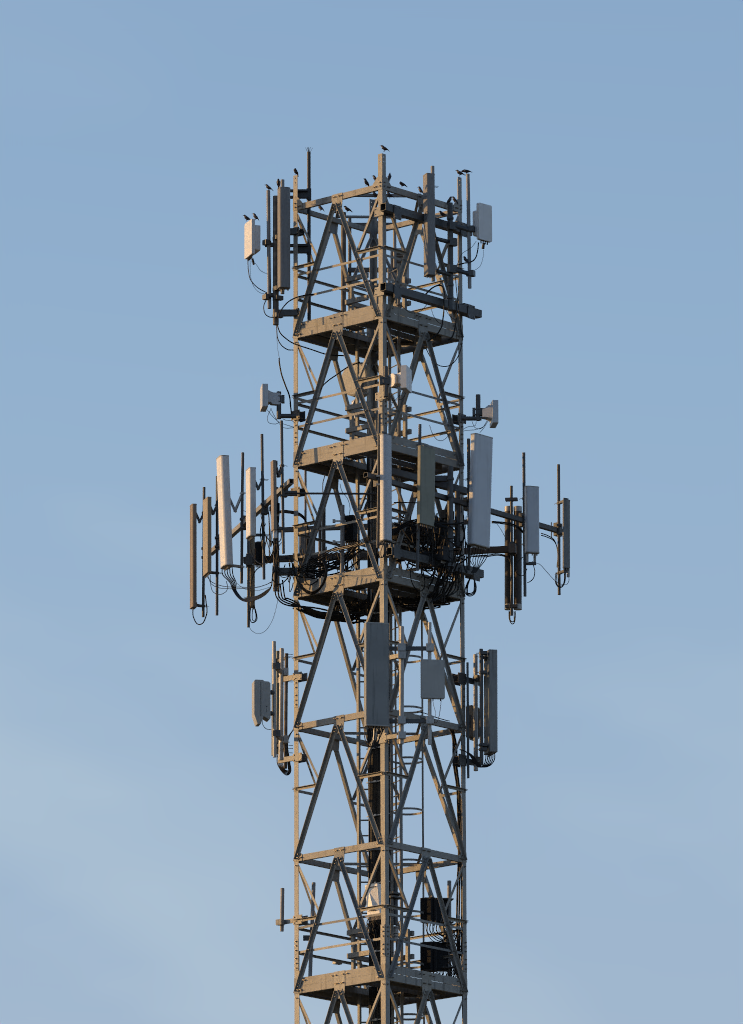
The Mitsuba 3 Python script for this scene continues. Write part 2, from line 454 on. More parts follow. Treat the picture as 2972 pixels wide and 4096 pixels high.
# ladder with its safety cage
lad = thing('ladder', 'caged steel access ladder running up the inside of the tower', 'ladder')
l0 = V2(0.34, 0.35); ld = unit(V2(0.46, -0.89)); lo_ = unit(V2(0.89, 0.46))
ztop = Zl[0] - 1.1
for s_ in (-0.215, 0.215):
    m = MB(); m.box(l0 + ld * s_ + Zv * (ztop + 2) / 2, ld, lo_, Zv, 0.012, 0.032, (ztop - 2) / 2); part(lad, 'rail', m, 'steel')
n_r = 0
for i in range(300):
    z = ztop - 0.1 - i * 0.3
    if z < Zl[6] - 2.5: break
    m = MB(); m.tube([l0 - ld * 0.21 + Zv * z, l0 + ld * 0.21 + Zv * z], 0.012, 6); part(lad, 'rung', m, 'steel', 40)
zh = pt(1640, 2637, 0.5)[2]
for z in [zh - 1.09 * i for i in range(8)]:
    if z > Zl[3] - 0.15: continue
    th = np.linspace(-0.75, 0.75, 21) * math.pi
    ring = [l0 + lo_ * (0.27 + 0.33 * math.cos(a)) + ld * 0.33 * math.sin(a) + Zv * z for a in th]
    ring = [l0 + ld * -0.215 + Zv * z] + ring + [l0 + ld * 0.215 + Zv * z]
    m = MB(); pr = np.array(ring); v = []; f_ = []
    for p in pr: v += [p + Zv * 0.022, p - Zv * 0.022]
    for i in range(len(pr) - 1): f_ += [[2 * i, 2 * i + 1, 2 * i + 3], [2 * i, 2 * i + 3, 2 * i + 2]]
    m.add(v, f_)
    v2 = np.array(v); cen = l0 + lo_ * 0.27 + Zv * z; dn = v2 - cen; dn[:, 2] = 0; dn /= np.linalg.norm(dn, axis=1, keepdims=True)
    m.add(v2 - dn * 0.005, [x[::-1] for x in f_]); part(lad, 'hoop', m, 'steel')
for a in (0.10, -0.62):
    c = l0 + lo_ * (0.27 + 0.322 * math.cos(a * math.pi)) + ld * 0.322 * math.sin(a * math.pi)
    if a == 0.0 or True:
        m = MB(); m.box(c + Zv * (Zl[3] - 0.2 + Zl[6] - 2) / 2, unit(np.array([1, 0, 0])), np.array([0, 1, 0]), Zv, 0.02, 0.006, (Zl[3] - 0.2 - Zl[6] + 2) / 2)
        part(lad, 'cage_bar', m, 'steel')

# vertical cable run behind the near leg
run = thing('cable_run', 'thick black bundle of feeder cables running down the middle of the tower', 'cable bundle')
rng = random.Random(5)
c0 = pt(1515, 3200, -0.2); cd = unit(V2(0.8, -0.6))
for i in range(15):
    for row in (0, 1):
        if row and i % 2: continue
        x = (i - 7) * 0.036; zt_ = Zl[3] - 0.25 if i % 3 else Zl[2] + 0.6
        b = V2(c0[0], c0[1]) + cd * x + V2(0.6, 0.8) * (0.04 * row)
        zz = np.linspace(Zl[6] - 4, zt_, 26)
        path = [b + Zv * z + V2(0.006 * math.sin(z * 2.1 + i), 0.008 * math.cos(z * 1.7 + i)) for z in zz]
        m = MB(); m.tube(path, 0.0155 if i % 4 else 0.021, 7); part(run, 'cable', m, 'black_rubber', 50)
for z in np.arange(Zl[6] - 2, Zl[3] - 0.3, 0.72):
    m = MB(); b = V2(c0[0], c0[1]) + V2(-0.6, -0.8) * 0.03 + Zv * z
    m.bar(b - cd * 0.29, b + cd * 0.29, 0.03, 0.02)
    for s_ in (-0.2, -0.05, 0.12, 0.24): m.box(b + cd * s_ + V2(-0.6, -0.8) * 0.025, cd, V2(0.6, 0.8), Zv, 0.025, 0.02, 0.022)
    part(run, 'clamp', m, 'galvanised')
# cable tray posts
for px, y in ((1428, 0.55), (1461, 0.75)):
    pass
tray = thing('cable_tray', 'narrow upright cable tray with cross bars beside the central cables', 'cable tray')
ta, tb = pt(1432, 2200, 0.5), pt(1478, 2200, 0.5)
for c in (ta, tb):
    m = MB(); m.angle(V2(c[0], c[1]) + Zv * (Zl[6] - 3), V2(c[0], c[1]) + Zv * (Zl[0] - 2.0), E1, E2, 0.06, 0.006); part(tray, 'rail', m, 'steel')
for i in range(60):
    z = Zl[0] - 2.2 - i * 0.33
    if z < Zl[6] - 2.8: break
    m = MB(); m.bar(V2(ta[0], ta[1]) + Zv * z, V2(tb[0], tb[1]) + Zv * z, 0.02, 0.03); part(tray, 'cross_bar', m, 'steel')

# ------------------------------------------------------------------ builders for what hangs on the tower


def pipe(parent, name, a, b, pl, wpx, mat, n=14):
    p, q = pt(*a, pl), pt(*b, pl)
    m = MB(); m.tube([p, q], wpx * MPP / 2, n); return part(parent, name, m, mat, 40)


def ubolt(m, p, r, d, rods=True):
    """A pipe clamp round a pipe at p: collar plus threaded ends along d."""
    m.tube([p - Zv * 0.022, p + Zv * 0.022], r + 0.012, 10)
    if rods:
        s = np.cross(Zv, d)
        for e in (-1, 1):
            m.tube([p + s * e * (r + 0.008) - d * (r + 0.02), p + s * e * (r + 0.008) + d * (r + 0.09)], 0.006, 5)


def rpoly(la, lb, front, r):
    """Cross-section (A to the right, B to the left), rounded at the front corners by r."""
    q = sbox(0, 0, la, lb); k = min(r, la * 0.48, lb * 0.48)
    s = q.buffer(-k).buffer(k, 6)
    if front in ('A', '-A'):      # face along A at b=0 (or b=lb)
        back = sbox(0, lb * 0.5, la, lb) if front == 'A' else sbox(0, 0, la, lb * 0.5)
    else:
        back = sbox(la * 0.5, 0, la, lb) if front == 'B' else sbox(0, 0, la * 0.5, lb)
    kb = min(0.012, k)
    return s.union(back.buffer(-kb).buffer(kb, 3)).buffer(0.0005).simplify(0.0008)


def panel(name, label, cat, top, bot, pl, theta, apx, bpx, front, mat, r=0.05, pipe_at=None, cap='same', conn=4, group=None, stations=(0.07, 0.9), tilt=False, ribs=False, bracket_mat='dark_steel', seam=False):
    """A panel antenna. top, bot: the near upright edge; apx, bpx: how wide the photograph shows the right and the left side."""
    th = math.radians(theta); A = V2(math.cos(th), math.sin(th)); B = V2(-math.sin(th), math.cos(th))
    e0, e1 = pt(*bot, pl), pt(*top, pl)
    la, lb = apx * MPP / A[0], bpx * MPP / -B[0]
    t = thing(name, label, cat, group); ax = unit(e1 - e0); L = np.linalg.norm(e1 - e0)
    poly = rpoly(la, lb, front, r)
    m = MB(); m.prism(poly, e0 + ax * 0.016, e1 - ax * 0.016, A, B); body = part(t, 'radome', m, mat, 35)
    cp = poly.buffer(0.004)
    for p, s in ((e0, 1), (e1, -1)):
        m = MB(); m.prism(cp, p, p + ax * s * 0.022, A, B); part(t, 'end_cap', m, ('pale_grey' if mat in ('white_radome', 'cool_radome') else 'dark_steel' if mat == 'silver' else mat) if cap == 'same' else cap, 35)
    if seam:
        m = MB(); x0 = 0.0
        if front == 'B': m.box((e0 + e1) / 2 + B * lb * 0.5 - A * 0.0005, A, B, ax, 0.003, 0.006, L / 2 - 0.03)
        part(body, 'seam_strip', m, 'bolt_steel')
    nf = {'A': -B, 'B': -A, '-A': B, '-B': A}[front]
    ctr = (la / 2) * A + (lb / 2) * B
    back = ctr - nf * ((lb if front[-1] == 'A' else la) / 2)
    if ribs:
        m = MB()
        sp = A if front[-1] == 'A' else B; wl = la if front[-1] == 'A' else lb
        base = ctr + nf * ((lb if front[-1] == 'A' else la) / 2 - 0.004)
        for i in range(int(L / 0.022)):
            z = 0.02 + i * 0.022
            if z > L - 0.02: break
            for s_ in (-1, 1): m.box(e0 + base + sp * s_ * (wl / 2) + ax * z, sp, nf, ax, 0.005, 0.008, 0.006)
        part(body, 'edge_rib', m, 'galvanised', stuff=True)
    if conn:
        sp = A if front[-1] == 'A' else B; wl = la if front[-1] == 'A' else lb
        for i in range(conn):
            c = e0 + ctr + sp * wl * (-0.35 + 0.7 * i / max(1, conn - 1)) * (1 if conn > 1 else 0)
            m = MB(); m.tube([c, c - Zv * 0.05], 0.013, 8); part(t, 'connector', m, 'bolt_steel', 40)
    if pipe_at is not None:
        for s_ in stations:
            p = e0 + ax * L * s_ + back; z = p[2]
            a, b = pipe_at; u = (z - a[2]) / (b[2] - a[2]); c = a + (b - a) * u
            m = MB(); d = c - p; d[2] = 0; dl = np.linalg.norm(d); dn = unit(d) if dl > 0.01 else -nf
            ubolt(m, c, 0.032, dn)
            if tilt and s_ > 0.5 and dl > 0.12:
                k = (p + c) / 2 - Zv * min(0.45, dl * 1.1)
                s2 = np.cross(Zv, dn) * 0.02
                for e in (-1, 1):
                    m.bar(p + s2 * e, k + s2 * e, 0.008, 0.045, dn); m.bar(k + s2 * e, c + s2 * e, 0.008, 0.045, dn)
                m.tube([k - s2 * 1.6, k + s2 * 1.6], 0.03, 10)
            else:
                m.bar(p - dn * 0.01, c, 0.06, 0.05)
            m.box(p, dn, np.cross(Zv, dn), Zv, 0.012, 0.06, 0.05)
            part(t, 'bracket', m, bracket_mat)
    return t, (e0, e1, A, B, la, lb)


def plane_of(p, d): d = unit(V2(*d)); return lambda o, n=np.array([d[1], -d[0], 0.0]), s=1: (V2(*p) + n * o, n)


_pR, _dR = V2(0.06, -2.7), unit(V2(0.63, 0.777)); nR = V2(_dR[1], -_dR[0])
_pL, _dL = V2(-1.99, -2.1), unit(V2(-0.27, 0.963)); nL = V2(-_dL[1], _dL[0])
_pB, _dB = V2(-2.7, 3.2), unit(V2(0.986, -0.164)); nB = V2(-_dB[1], _dB[0])


def PR(o=0.0): return (_pR + nR * o, nR)
def PL(o=0.0): return (_pL + nL * o, nL)
def PB(o=0.0): return (_pB + nB * o, nB)

#INSERT
# ------------------------------------------------------------------ plates, arms


def clamp_on_leg(parent, f, a, z, hw=0.10, hh=0.09, mat='dark_steel', off=0.02):
    """Two plates bolted together round a leg."""
    m = MB()
    for o in (off, -0.15): m.box(f(a, z, o), f.t, f.n, Zv, hw, 0.006, hh)
    k = part(parent, 'leg_clamp', m, mat)
    for s in (-1, 1):
        for q in (-1, 1):
            m = MB(); c = f(a + s * hw * 0.75, z + q * hh * 0.65, -0.17); m.tube([c, c + f.n * (off + 0.20)], 0.008, 6); m.hexa(c + f.n * (off + 0.176), f.n, 0.016, 0.014)
            part(k, 'bolt', m, 'bolt_steel')
    return k


def boom(parent, name, pts2, pl, wpx, mat='dark_steel', open_end=True):
    p, q = pt(*pts2[0], pl), pt(*pts2[1], pl)
    z = (p[2] + q[2]) / 2; p[2] = q[2] = z
    w = wpx * MPP; a = unit(q - p); x = np.cross(a, Zv); m = MB()
    outer = sbox(-w / 2, -w / 2, w / 2, w / 2); m.prism(outer.difference(outer.buffer(-0.008)), p, q, x, Zv)
    part(parent, name, m, mat); return p, q


def pipe2(parent, name, a, b, pl, wpx, mat):
    part_ = pipe(parent, name, a, b, pl, wpx, mat)
    return (pt(*b, pl), pt(*a, pl))          # (bottom, top)


def collar(parent, c, r, h=0.06, mat='dark_steel', d=None, l=0.0):
    m = MB(); m.tube([c - Zv * h / 2, c + Zv * h / 2], r + 0.012, 12)
    m.box(c + (unit(d) * (r + 0.03) if d is not None else 0), unit(d) if d is not None else V2(1, 0), np.cross(Zv, unit(d)) if d is not None else V2(0, 1), Zv, 0.05 + l, r + 0.03, h / 2 + 0.008)
    part(parent, 'clamp', m, mat)


def cable(label, lst, pl, rpx=2.0, mat='black_rubber', n=8, name='cable', group=None):
    m = MB(); m.tube(spline(pts(lst, pl), n), rpx * MPP, 6)
    return solo(name, m, mat, label, 'cable', 60, group)


# ------------------------------------------------------------------ top bay, left: mount, panel, white radio box
yL = -0.22
am = thing('antenna_mount', 'brown pipe mount with clamps at the upper left leg, highest left', 'antenna mount')
ptop, pbot = (1103.5, 785), (1103.5, 1299)
big = pipe2(am, 'mast_pipe', ptop, pbot, yL, 24, 'pole_paint')
thin = pipe2(am, 'side_pipe', (1073, 762), (1077.5, 1234), yL - 0.02, 15.5, 'dull_zinc')
for y_ in (927, 1252):
    boom(am, 'arm', ((1104, y_), (1188, y_)), yL + 0.06, 24); clamp_on_leg(am, FNL, S - 0.06, pt(1180, y_, -0.1)[2], 0.12, 0.075)
for y_ in (968, 1170): boom(am, 'cross_arm', ((1060, y_ + 22), (1112, y_)), yL + 0.02, 15)
for y_ in (955, 1158, 1195, 1265): collar(am, pt(1104, y_, yL), 0.062, 0.07, 'dark_steel', V2(0.6, -0.8))
for y_ in (972, 1190): collar(am, pt(1075, y_, yL - 0.02), 0.04, 0.09, 'dark_steel', V2(-0.7, -0.5))
ap = pipe2(am, 'antenna_pipe', (1130, 719), (1130, 1175), yL - 0.30, 15.5, 'dull_zinc')
for y_ in (1028, 1138): boom(am, 'stub_arm', ((1104, y_), (1128, y_ - 8)), yL - 0.16, 10)
panel('panel_antenna', 'long grey panel antenna left of the tower top with a bird on it', 'antenna', (1118, 746), (1118, 1147), yL - 0.55, 14, 45, 9, 'A', 'grey_radome', 0.06,
      pipe_at=ap, conn=3)


def radio_box(label, top, bot, pl, th, front, fpx, rimpx, backpx, btop, bbot, cap_front='A', group=None):
    """Flat white panel with a shallower box on its back."""
    a = math.radians(th); A, B = V2(math.cos(a), math.sin(a)), V2(-math.sin(a), math.cos(a))
    e0, e1 = pt(*bot, pl), pt(*top, pl)
    t = thing('flat_antenna', label, 'antenna', group)
    if front == 'B': wd, dd, la = fpx * MPP / -B[0], A, fpx * MPP / -B[0]; U, D = B, A
    else: la = fpx * MPP / A[0]; U, D = A, B
    dep = rimpx * MPP / abs(D[0]); bdep = backpx * MPP / abs(D[0])
    h = np.linalg.norm(e1 - e0); r = 0.03
    poly = sbox(0, 0, la, h).buffer(-r).buffer(r, 5)
    m = MB(); m.prism(poly, e0, e0 + D * dep * 0.72, U, Zv); part(t, 'radome', m, 'white_radome', 30)
    m = MB(); m.prism(poly.buffer(0.006), e0 + D * dep * 0.72, e0 + D * dep, U, Zv); part(t, 'rim', m, 'white_radome', 30)
    z0, z1 = pt(0, bbot, pl)[2], pt(0, btop, pl)[2]
    pb = sbox(la * 0.02, z0 - e0[2], la * 0.84, z1 - e0[2]).buffer(-0.04).buffer(0.04, 5)
    m = MB(); m.prism(pb, e0 + D * dep, e0 + D * (dep + bdep), U, Zv); part(t, 'radio_housing', m, 'white_radome', 30)
    m = MB()
    for i in range(4): c = e0 + U * la * (0.25 + 0.16 * i) + D * (dep * 0.6); m.tube([c, c - Zv * 0.07], 0.014, 8)
    c = e0 + U * la * 0.7 + D * (dep + bdep * 0.5); m.bar(c - Zv * 0.01, c - Zv * 0.14 + D * 0.03, 0.05, 0.03)
    part(t, 'connector', m, 'black_rubber', 40)
    return t, (e0, e1, U, D, la, dep, bdep)


radio_box('white flat antenna at far upper left with two birds on top', (1007.4, 873.8), (1007.4, 1014.5), yL - 0.10, 20, 'B', 31.6, 12, 23, 900, 1002)
# lightning pole
lp = thing('lightning_pole', 'tall dark pole with a crown of thin bird spikes at the upper left leg', 'pole')
pipe(lp, 'pole', (1235.5, 607.7), (1236.5, 1300), 0.05, 15, 'black_pole')
top = pt(1235.5, 608, 0.05)
for i, (dx, dy, ln) in enumerate(((-0.07, 0, 0.10), (-0.02, 0.05, 0.12), (0.0, -0.05, 0.10), (0.03, 0.03, 0.12), (0.08, -0.02, 0.09), (-0.03, -0.05, 0.09))):
    m = MB(); m.tube([top + V2(dx * 0.3, dy * 0.3) - Zv * 0.02, top + V2(dx, dy) + Zv * ln], 0.0045, 5); part(lp, 'spike', m, 'dark_steel')
for y_ in (777, 996):
    z = pt(1200, y_, 0)[2]
    for dz in (-0.055, 0.055):
        m = MB(); m.box(V2(-1.73, -0.02) + Zv * (z + dz * 1.3), V2(1, 0), V2(0, 1), Zv, 0.24, 0.05, 0.022); part(lp, 'arm', m, 'black_pole')
    m = MB(); m.box(V2(-1.63, 0.02) + Zv * z, V2(1, 0), V2(0, 1), Zv, 0.17, 0.03, 0.075); part(lp, 'arm', m, 'black_pole')
    m = MB(); m.box(pt(1235.5, y_, 0.05), V2(1, 0), V2(0, 1), Zv, 0.05, 0.05, 0.12); part(lp, 'clamp', m, 'black_pole')

# ------------------------------------------------------------------ top bay, right
tm = thing('antenna_mount', 'two dark square beams and a thick pole on the right face of the top bay', 'antenna mount')
PT_ = FNR.plane(0.16)
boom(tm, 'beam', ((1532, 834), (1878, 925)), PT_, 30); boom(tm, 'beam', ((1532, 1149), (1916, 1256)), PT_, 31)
for (x, y) in ((1590, 850), (1858, 920), (1590, 1167), (1885, 1248)):
    m = MB(); c = pt(x, y, FNR.plane(0.255)); m.box(c, FNR.t, FNR.n, Zv, 0.11, 0.008, 0.15); k_ = part(tm, 'clamp_plate', m, 'dark_steel')
    for s in (-1, 1):
        for q in (-1, 1): m = MB(); m.hexa(c + FNR.t * s * 0.08 + Zv * q * 0.11, FNR.n, 0.017, 0.025); part(k_, 'bolt', m, 'dull_zinc')
    m = MB(); c = pt(x - 26 if x < 1700 else x - 20, y - 7, FNR.plane(0.03)); m.box(c, FNR.t, FNR.n, Zv, 0.12, 0.05, 0.13); part(tm, 'clamp_block', m, 'dark_steel')
for z_ in (850, 1170):
    z = pt(1520, z_ - 4, FNL.plane())[2]; m = MB(); m.box(FNL(0.07, z, 0.022), FNL.t, FNL.n, Zv, 0.13, 0.006, 0.10)
    for q in (-1, 1): m.tube([FNL(0.175, z + q * 0.055, -0.03), FNL(0.175, z + q * 0.055, 0.05)], 0.012, 6)
    part(tm, 'clamp_plate', m, 'steel')
yB = -0.78
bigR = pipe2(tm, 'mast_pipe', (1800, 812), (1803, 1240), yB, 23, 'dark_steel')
for y_ in (873, 1140, 1190): collar(tm, pt(1801, y_, yB), 0.062, 0.05, 'dark_steel')
for y_ in (908, 972, 1080): collar(tm, pt(1801, y_, yB), 0.062, 0.15, 'dark_steel', V2(0.5, -0.85))
thinR = pipe2(tm, 'side_pipe', (1871.5, 696.5), (1879, 1153), yB - 0.02, 15, 'dull_zinc')
for a, b in (((1801, 900), (1878, 920)), ((1801, 1075), (1890, 1098))):
    m = MB(); m.tube([pt(*a, yB - 0.06), pt(*b, yB - 0.06)], 0.045, 10); part(tm, 'cross_pipe', m, 'dark_steel', 40)
    collar(tm, pt(1875, b[1] - 3, yB - 0.02), 0.045, 0.10, 'dark_steel', V2(0.9, -0.3))
apR = pipe2(tm, 'antenna_pipe', (1730, 665), (1733, 1125), yB - 0.30, 15.5, 'dull_zinc')
for a, b in (((1798, 968), (1745, 955)), ((1800, 1098), (1748, 1084))):
    m = MB(); m.tube([pt(*a, yB - 0.05), pt(*b, yB - 0.28)], 0.045, 10); part(tm, 'cross_pipe', m, 'dark_steel', 40)
panel('panel_antenna', 'long grey panel antenna right of the tower top, sunlight patches on its left edge', 'antenna', (1707, 691), (1711, 1096), yB - 0.58, 20, 33.5, 15.5, 'A', 'grey_radome', 0.035, pipe_at=apR, conn=3)
m = MB(); m.tube(spline(pts([(1700, 864), (1703, 850), (1710, 846), (1712, 853), (1705, 858), (1701, 853), (1706, 848)], yB - 0.62), 5), 0.006, 5)
solo('wire_tie', m, 'black_rubber', 'small curled black wire stuck to the front of the sunlit-edge antenna', 'wire', 60)
radio_box('white flat antenna at far upper right on a thin pipe', (1913.5, 809.5), (1916.5, 955), yB - 0.12, 44, 'A', 53, 9, 17, 843, 944)

# top bay, back: pipes and a third flat antenna seen from behind
bm = thing('antenna_mount', 'pipes behind the tower top, seen through its lattice', 'antenna mount')
pipe(bm, 'mast_pipe', (1374, 850), (1374, 1252), 2.7, 21, 'pole_paint')
pipe(bm, 'side_pipe', (1399, 870), (1399, 1252), 2.35, 14, 'dark_steel')
pb3 = pipe2(bm, 'antenna_pipe', (1578, 868), (1580, 1105), 2.5, 14, 'dull_zinc')
boom(bm, 'arm', ((1392, 1084), (1600, 1076)), 2.3, 17)
boom(bm, 'arm', ((1392, 905), (1600, 897)), 2.3, 17)
t3 = thing('flat_antenna', 'white flat antenna behind the near leg, its finned back showing', 'antenna')
m = MB(); c = pt(1599, 1058, 2.62); m.prism(sbox(-0.2, -0.37, 0.2, 0.37).buffer(-0.04).buffer(0.04, 5), c + V2(0, 0.08), c + V2(0, 0.0), V2(1, 0.05), Zv); part(t3, 'radome', m, 'white_radome', 30)
m = MB(); m.prism(sbox(-0.18, -0.24, 0.15, 0.30).buffer(-0.05).buffer(0.05, 5), c, c - V2(0, 0.09), V2(1, 0.05), Zv); part(t3, 'radio_housing', m, 'brown_radome', 30)
for i in range(8): m = MB(); m.box(c + V2(-0.02, -0.11) + Zv * (-0.2 + 0.06 * i), V2(1, 0), V2(0, 1), Zv, 0.13, 0.02, 0.008); part(t3, 'fin', m, 'brown_radome')

# ------------------------------------------------------------------ three small microwave links in the second bay


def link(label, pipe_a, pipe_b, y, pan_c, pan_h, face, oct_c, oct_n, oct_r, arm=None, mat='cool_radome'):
    t = thing('microwave_link', label, 'radio link')
    pq = pipe2(t, 'mast_pipe', pipe_a, pipe_b, y, 19, 'dark_steel')
    c = pt(*pan_c, y); f = unit(V2(*face)); s = np.cross(Zv, f)
    m = MB(); m.prism(sbox(-0.24, -pan_h / 2, 0.24, pan_h / 2).buffer(-0.02).buffer(0.02, 4), c - f * 0.06, c + f * 0.06, s, Zv); part(t, 'radome', m, mat, 30)
    o = pt(*oct_c, y); n = unit(V2(*oct_n)); u = np.cross(Zv, n); R2 = oct_r * MPP
    po = sbox(-R2, -R2, R2, R2).intersection(shapely.affinity.rotate(sbox(-R2 * 1.12, -R2 * 1.12, R2 * 1.12, R2 * 1.12), 45))
    m = MB(); m.prism(po, o + n * 0.05, o + n * 0.085, u, Zv); part(t, 'cover', m, mat)
    for i in range(6): m = MB(); m.prism(po.buffer(-0.012 if i % 2 else -0.002), o + n * (0.05 - 0.022 * i), o + n * (0.05 - 0.022 * (i + 1)), u, Zv); part(t, 'fin', m, 'pale_grey')
    # funnel from the panel to the radio
    bk = c - f * 0.06; m = MB(); rows = []
    for w_, h_, d_ in ((0.17, pan_h * 0.27, 0), (0.13, pan_h * 0.20, 0.09), (0.08, 0.09, 0.2)):
        rows += [bk - f * d_ + s * a * w_ + Zv * b * h_ for a, b in ((-1, -1), (1, -1), (1, 1), (-1, 1))]
    ff = [[4 * r + i, 4 * r + (i + 1) % 4, 4 * r + 4 + (i + 1) % 4] for r in (0, 1) for i in range(4)] + [[4 * r + i, 4 * r + 4 + (i + 1) % 4, 4 * r + 4 + i] for r in (0, 1) for i in range(4)]
    m.add(rows, ff); part(t, 'horn', m, mat)
    mid = pt(pipe_a[0], oct_c[1], y); m = MB(); m.box((mid + o) / 2, unit(o - mid), np.cross(Zv, unit(o - mid)), Zv, np.linalg.norm(o - mid) / 2 + 0.05, 0.05, 0.075)
    for q in (-0.06, 0.06): m.tube([mid + Zv * (q - 0.012), mid + Zv * (q + 0.012)], 0.066, 12)
    m.box(mid - unit(o - mid) * 0.09, unit(o - mid), np.cross(Zv, unit(o - mid)), Zv, 0.03, 0.06, 0.08)
    part(t, 'bracket', m, 'dark_steel')
    if arm:
        m = MB(); m.tube(pts(arm, y), 0.048, 12); part(t, 'arm', m, 'dark_steel', 40)
    return t


ln = link('small white microwave link on an arm left of the tower', (1115.5, 1567), (1115.5, 1675), -0.3, (1056, 1591), 0.50, (-0.992, -0.12), (1099, 1597), (0.35, -0.94), 24, arm=((1113, 1664), (1185, 1664)))
clamp_on_leg(ln, FNL, S - 0.07, pt(1187, 1663, -0.1)[2], 0.12, 0.10)
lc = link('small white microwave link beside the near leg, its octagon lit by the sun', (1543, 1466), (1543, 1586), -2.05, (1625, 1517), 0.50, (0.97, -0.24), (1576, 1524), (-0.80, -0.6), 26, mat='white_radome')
clamp_on_leg(lc, FNL, 0.06, pt(1525, 1587, -1.7)[2], 0.14, 0.085, 'steel')
lr = link('small white microwave link on an arm right of the tower', (1912.5, 1579), (1912.5, 1682), -0.35, (1976, 1656), 0.50, (0.99, 0.12), (1962, 1648), (0.3, -0.95), 24, arm=((1845, 1674), (1926, 1674)))
clamp_on_leg(lr, FNR, S - 0.06, pt(1845, 1672, 0)[2], 0.12, 0.10)
# drum-shaped dish behind the left back face, white panel under it
dt = thing('dish_antenna', 'round drum dish with a pale cover, seen behind the near braces', 'antenna')
dn = unit(V2(-0.62, -0.78)); dc = pt(1418, 1516, 1.75)
m = MB(); m.tube([dc, dc + dn * 0.02, dc + dn * 0.035], [0.365, 0.36, 0.33], 40); part(dt, 'radome', m, 'pale_grey', 30)
m = MB(); m.tube([dc - dn * 0.26, dc - dn * 0.001], 0.372, 40); part(dt, 'shroud', m, 'pale_grey', 30)
m = MB(); m.tube([dc - dn * 0.5, dc - dn * 0.26], [0.1, 0.16], 20); part(dt, 'hub', m, 'dark_steel', 30)
m = MB(); m.bar(dc - dn * 0.45, dc - dn * 0.45 + V2(0.32, 0.05), 0.07, 0.07); part(dt, 'bracket', m, 'steel')
panel('panel_antenna', 'white panel antenna behind the left back brace, just below the round dish', 'antenna', (1420, 1596), (1416, 1764), 2.5, 20, 20, 14, 'A', 'white_radome', 0.03, conn=2)

# ------------------------------------------------------------------ the big ring of antennas: three sector frames
sl = thing('sector_frame', 'long mounting frame of booms and pipes left of the tower', 'antenna mount')
boom(sl, 'boom', ((1166, 1942), (842, 2196)), PL(-0.06), 19, 'steel')
clamp_on_leg(sl, FNL, S - 0.06, pt(1185, 1968, -0.1)[2], 0.13, 0.085)
clamp_on_leg(sl, FNL, S - 0.06, pt(1185, 2287, -0.1)[2], 0.13, 0.085)
boom(sl, 'arm', ((1140, 1972), (1188, 1975)), -0.75, 18); boom(sl, 'arm', ((1103, 2287), (1190, 2287)), -0.3, 27)
pipe(sl, 'mast_pipe', (1103, 1950), (1103, 2364), -0.45, 22, 'pole_paint')
for y_ in (2110, 2280): collar(sl, pt(1103, y_, -0.45), 0.06, 0.1)
LP_ = [((816.5, 1949), (813, 2468)), ((868.8, 1905), (868, 2461)), ((971, 1810), (966, 2333.6)), ((1047.6, 1737), (1056, 2317)), ((1126, 1682.8), (1134, 2214))]
lpipes = [pipe2(sl, 'antenna_pipe', a, b, PL(0.0), 11.8, 'dark_steel') for a, b in LP_]
for (a, b), pp in zip(LP_, lpipes):
    u = {816.5: 2212, 868.8: 2170, 971: 2095, 1047.6: 2035, 1126: 1965}[a[0]]
    for dy in (-18, 18): collar(sl, pt(a[0] + (b[0] - a[0]) * (u - a[1]) / (b[1] - a[1]), u + dy, PL(0.0)), 0.032, 0.02)
    m = MB(); m.box(pt(a[0] + (b[0] - a[0]) * (u - a[1]) / (b[1] - a[1]) + 9, u - 4, PL(-0.10)), -nL, _dL, Zv, 0.05, 0.09, 0.14); part(sl, 'clamp_block', m, 'dark_steel')
TL = 15.7
panel('panel_antenna', 'narrow brown panel antenna farthest left, rounded front with a seam', 'antenna', (769, 2014), (769, 2427), PL(0.29), TL, 18.4, 12.6, 'B', 'brown_radome', 0.05, pipe_at=lpipes[0], conn=1, stations=(0.03, 0.93), tilt=True, seam=True)
panel('panel_antenna', 'tan panel antenna second from the left, just left of the big tilted white one', 'antenna', (830, 1986.5), (830, 2289), PL(0.27), TL, 16.2, 20.6, 'B', 'tan_radome', 0.012, pipe_at=lpipes[1], stations=(0.03, 0.93), tilt=True)
panel('panel_antenna', 'large white panel antenna on the left, tilted outward at its top', 'antenna', (882, 1819), (899, 2259), PL(0.45), TL, 34, 22, 'B', 'white_radome', 0.11, pipe_at=lpipes[2], conn=6, stations=(0.02, 0.66), tilt=True, bracket_mat='galvanised')
panel('panel_antenna', 'upright white panel antenna between the tilted white one and the tower', 'antenna', (998, 1868), (998.8, 2142), PL(0.33), TL, 25.5, 17.8, 'B', 'white_radome', 0.05, pipe_at=lpipes[3], stations=(0.04, 0.86), tilt=True)
panel('panel_antenna', 'slim brown panel antenna left of the left leg with a small white unit under it', 'antenna', (1092, 1840), (1095, 2117), PL(0.26), TL, 13.2, 10.8, 'B', 'brown_radome', 0.012, pipe_at=lpipes[4], conn=2, stations=(0.05, 0.97), tilt=True)
m = MB(); c = pt(1101, 2138, PL(0.2)); m.box(c, V2(1, 0.2), V2(-0.2, 1), Zv, 0.035, 0.035, 0.077)
solo('control_unit', m, 'white_radome', 'small white box under the slim brown antenna on the left', 'control box')

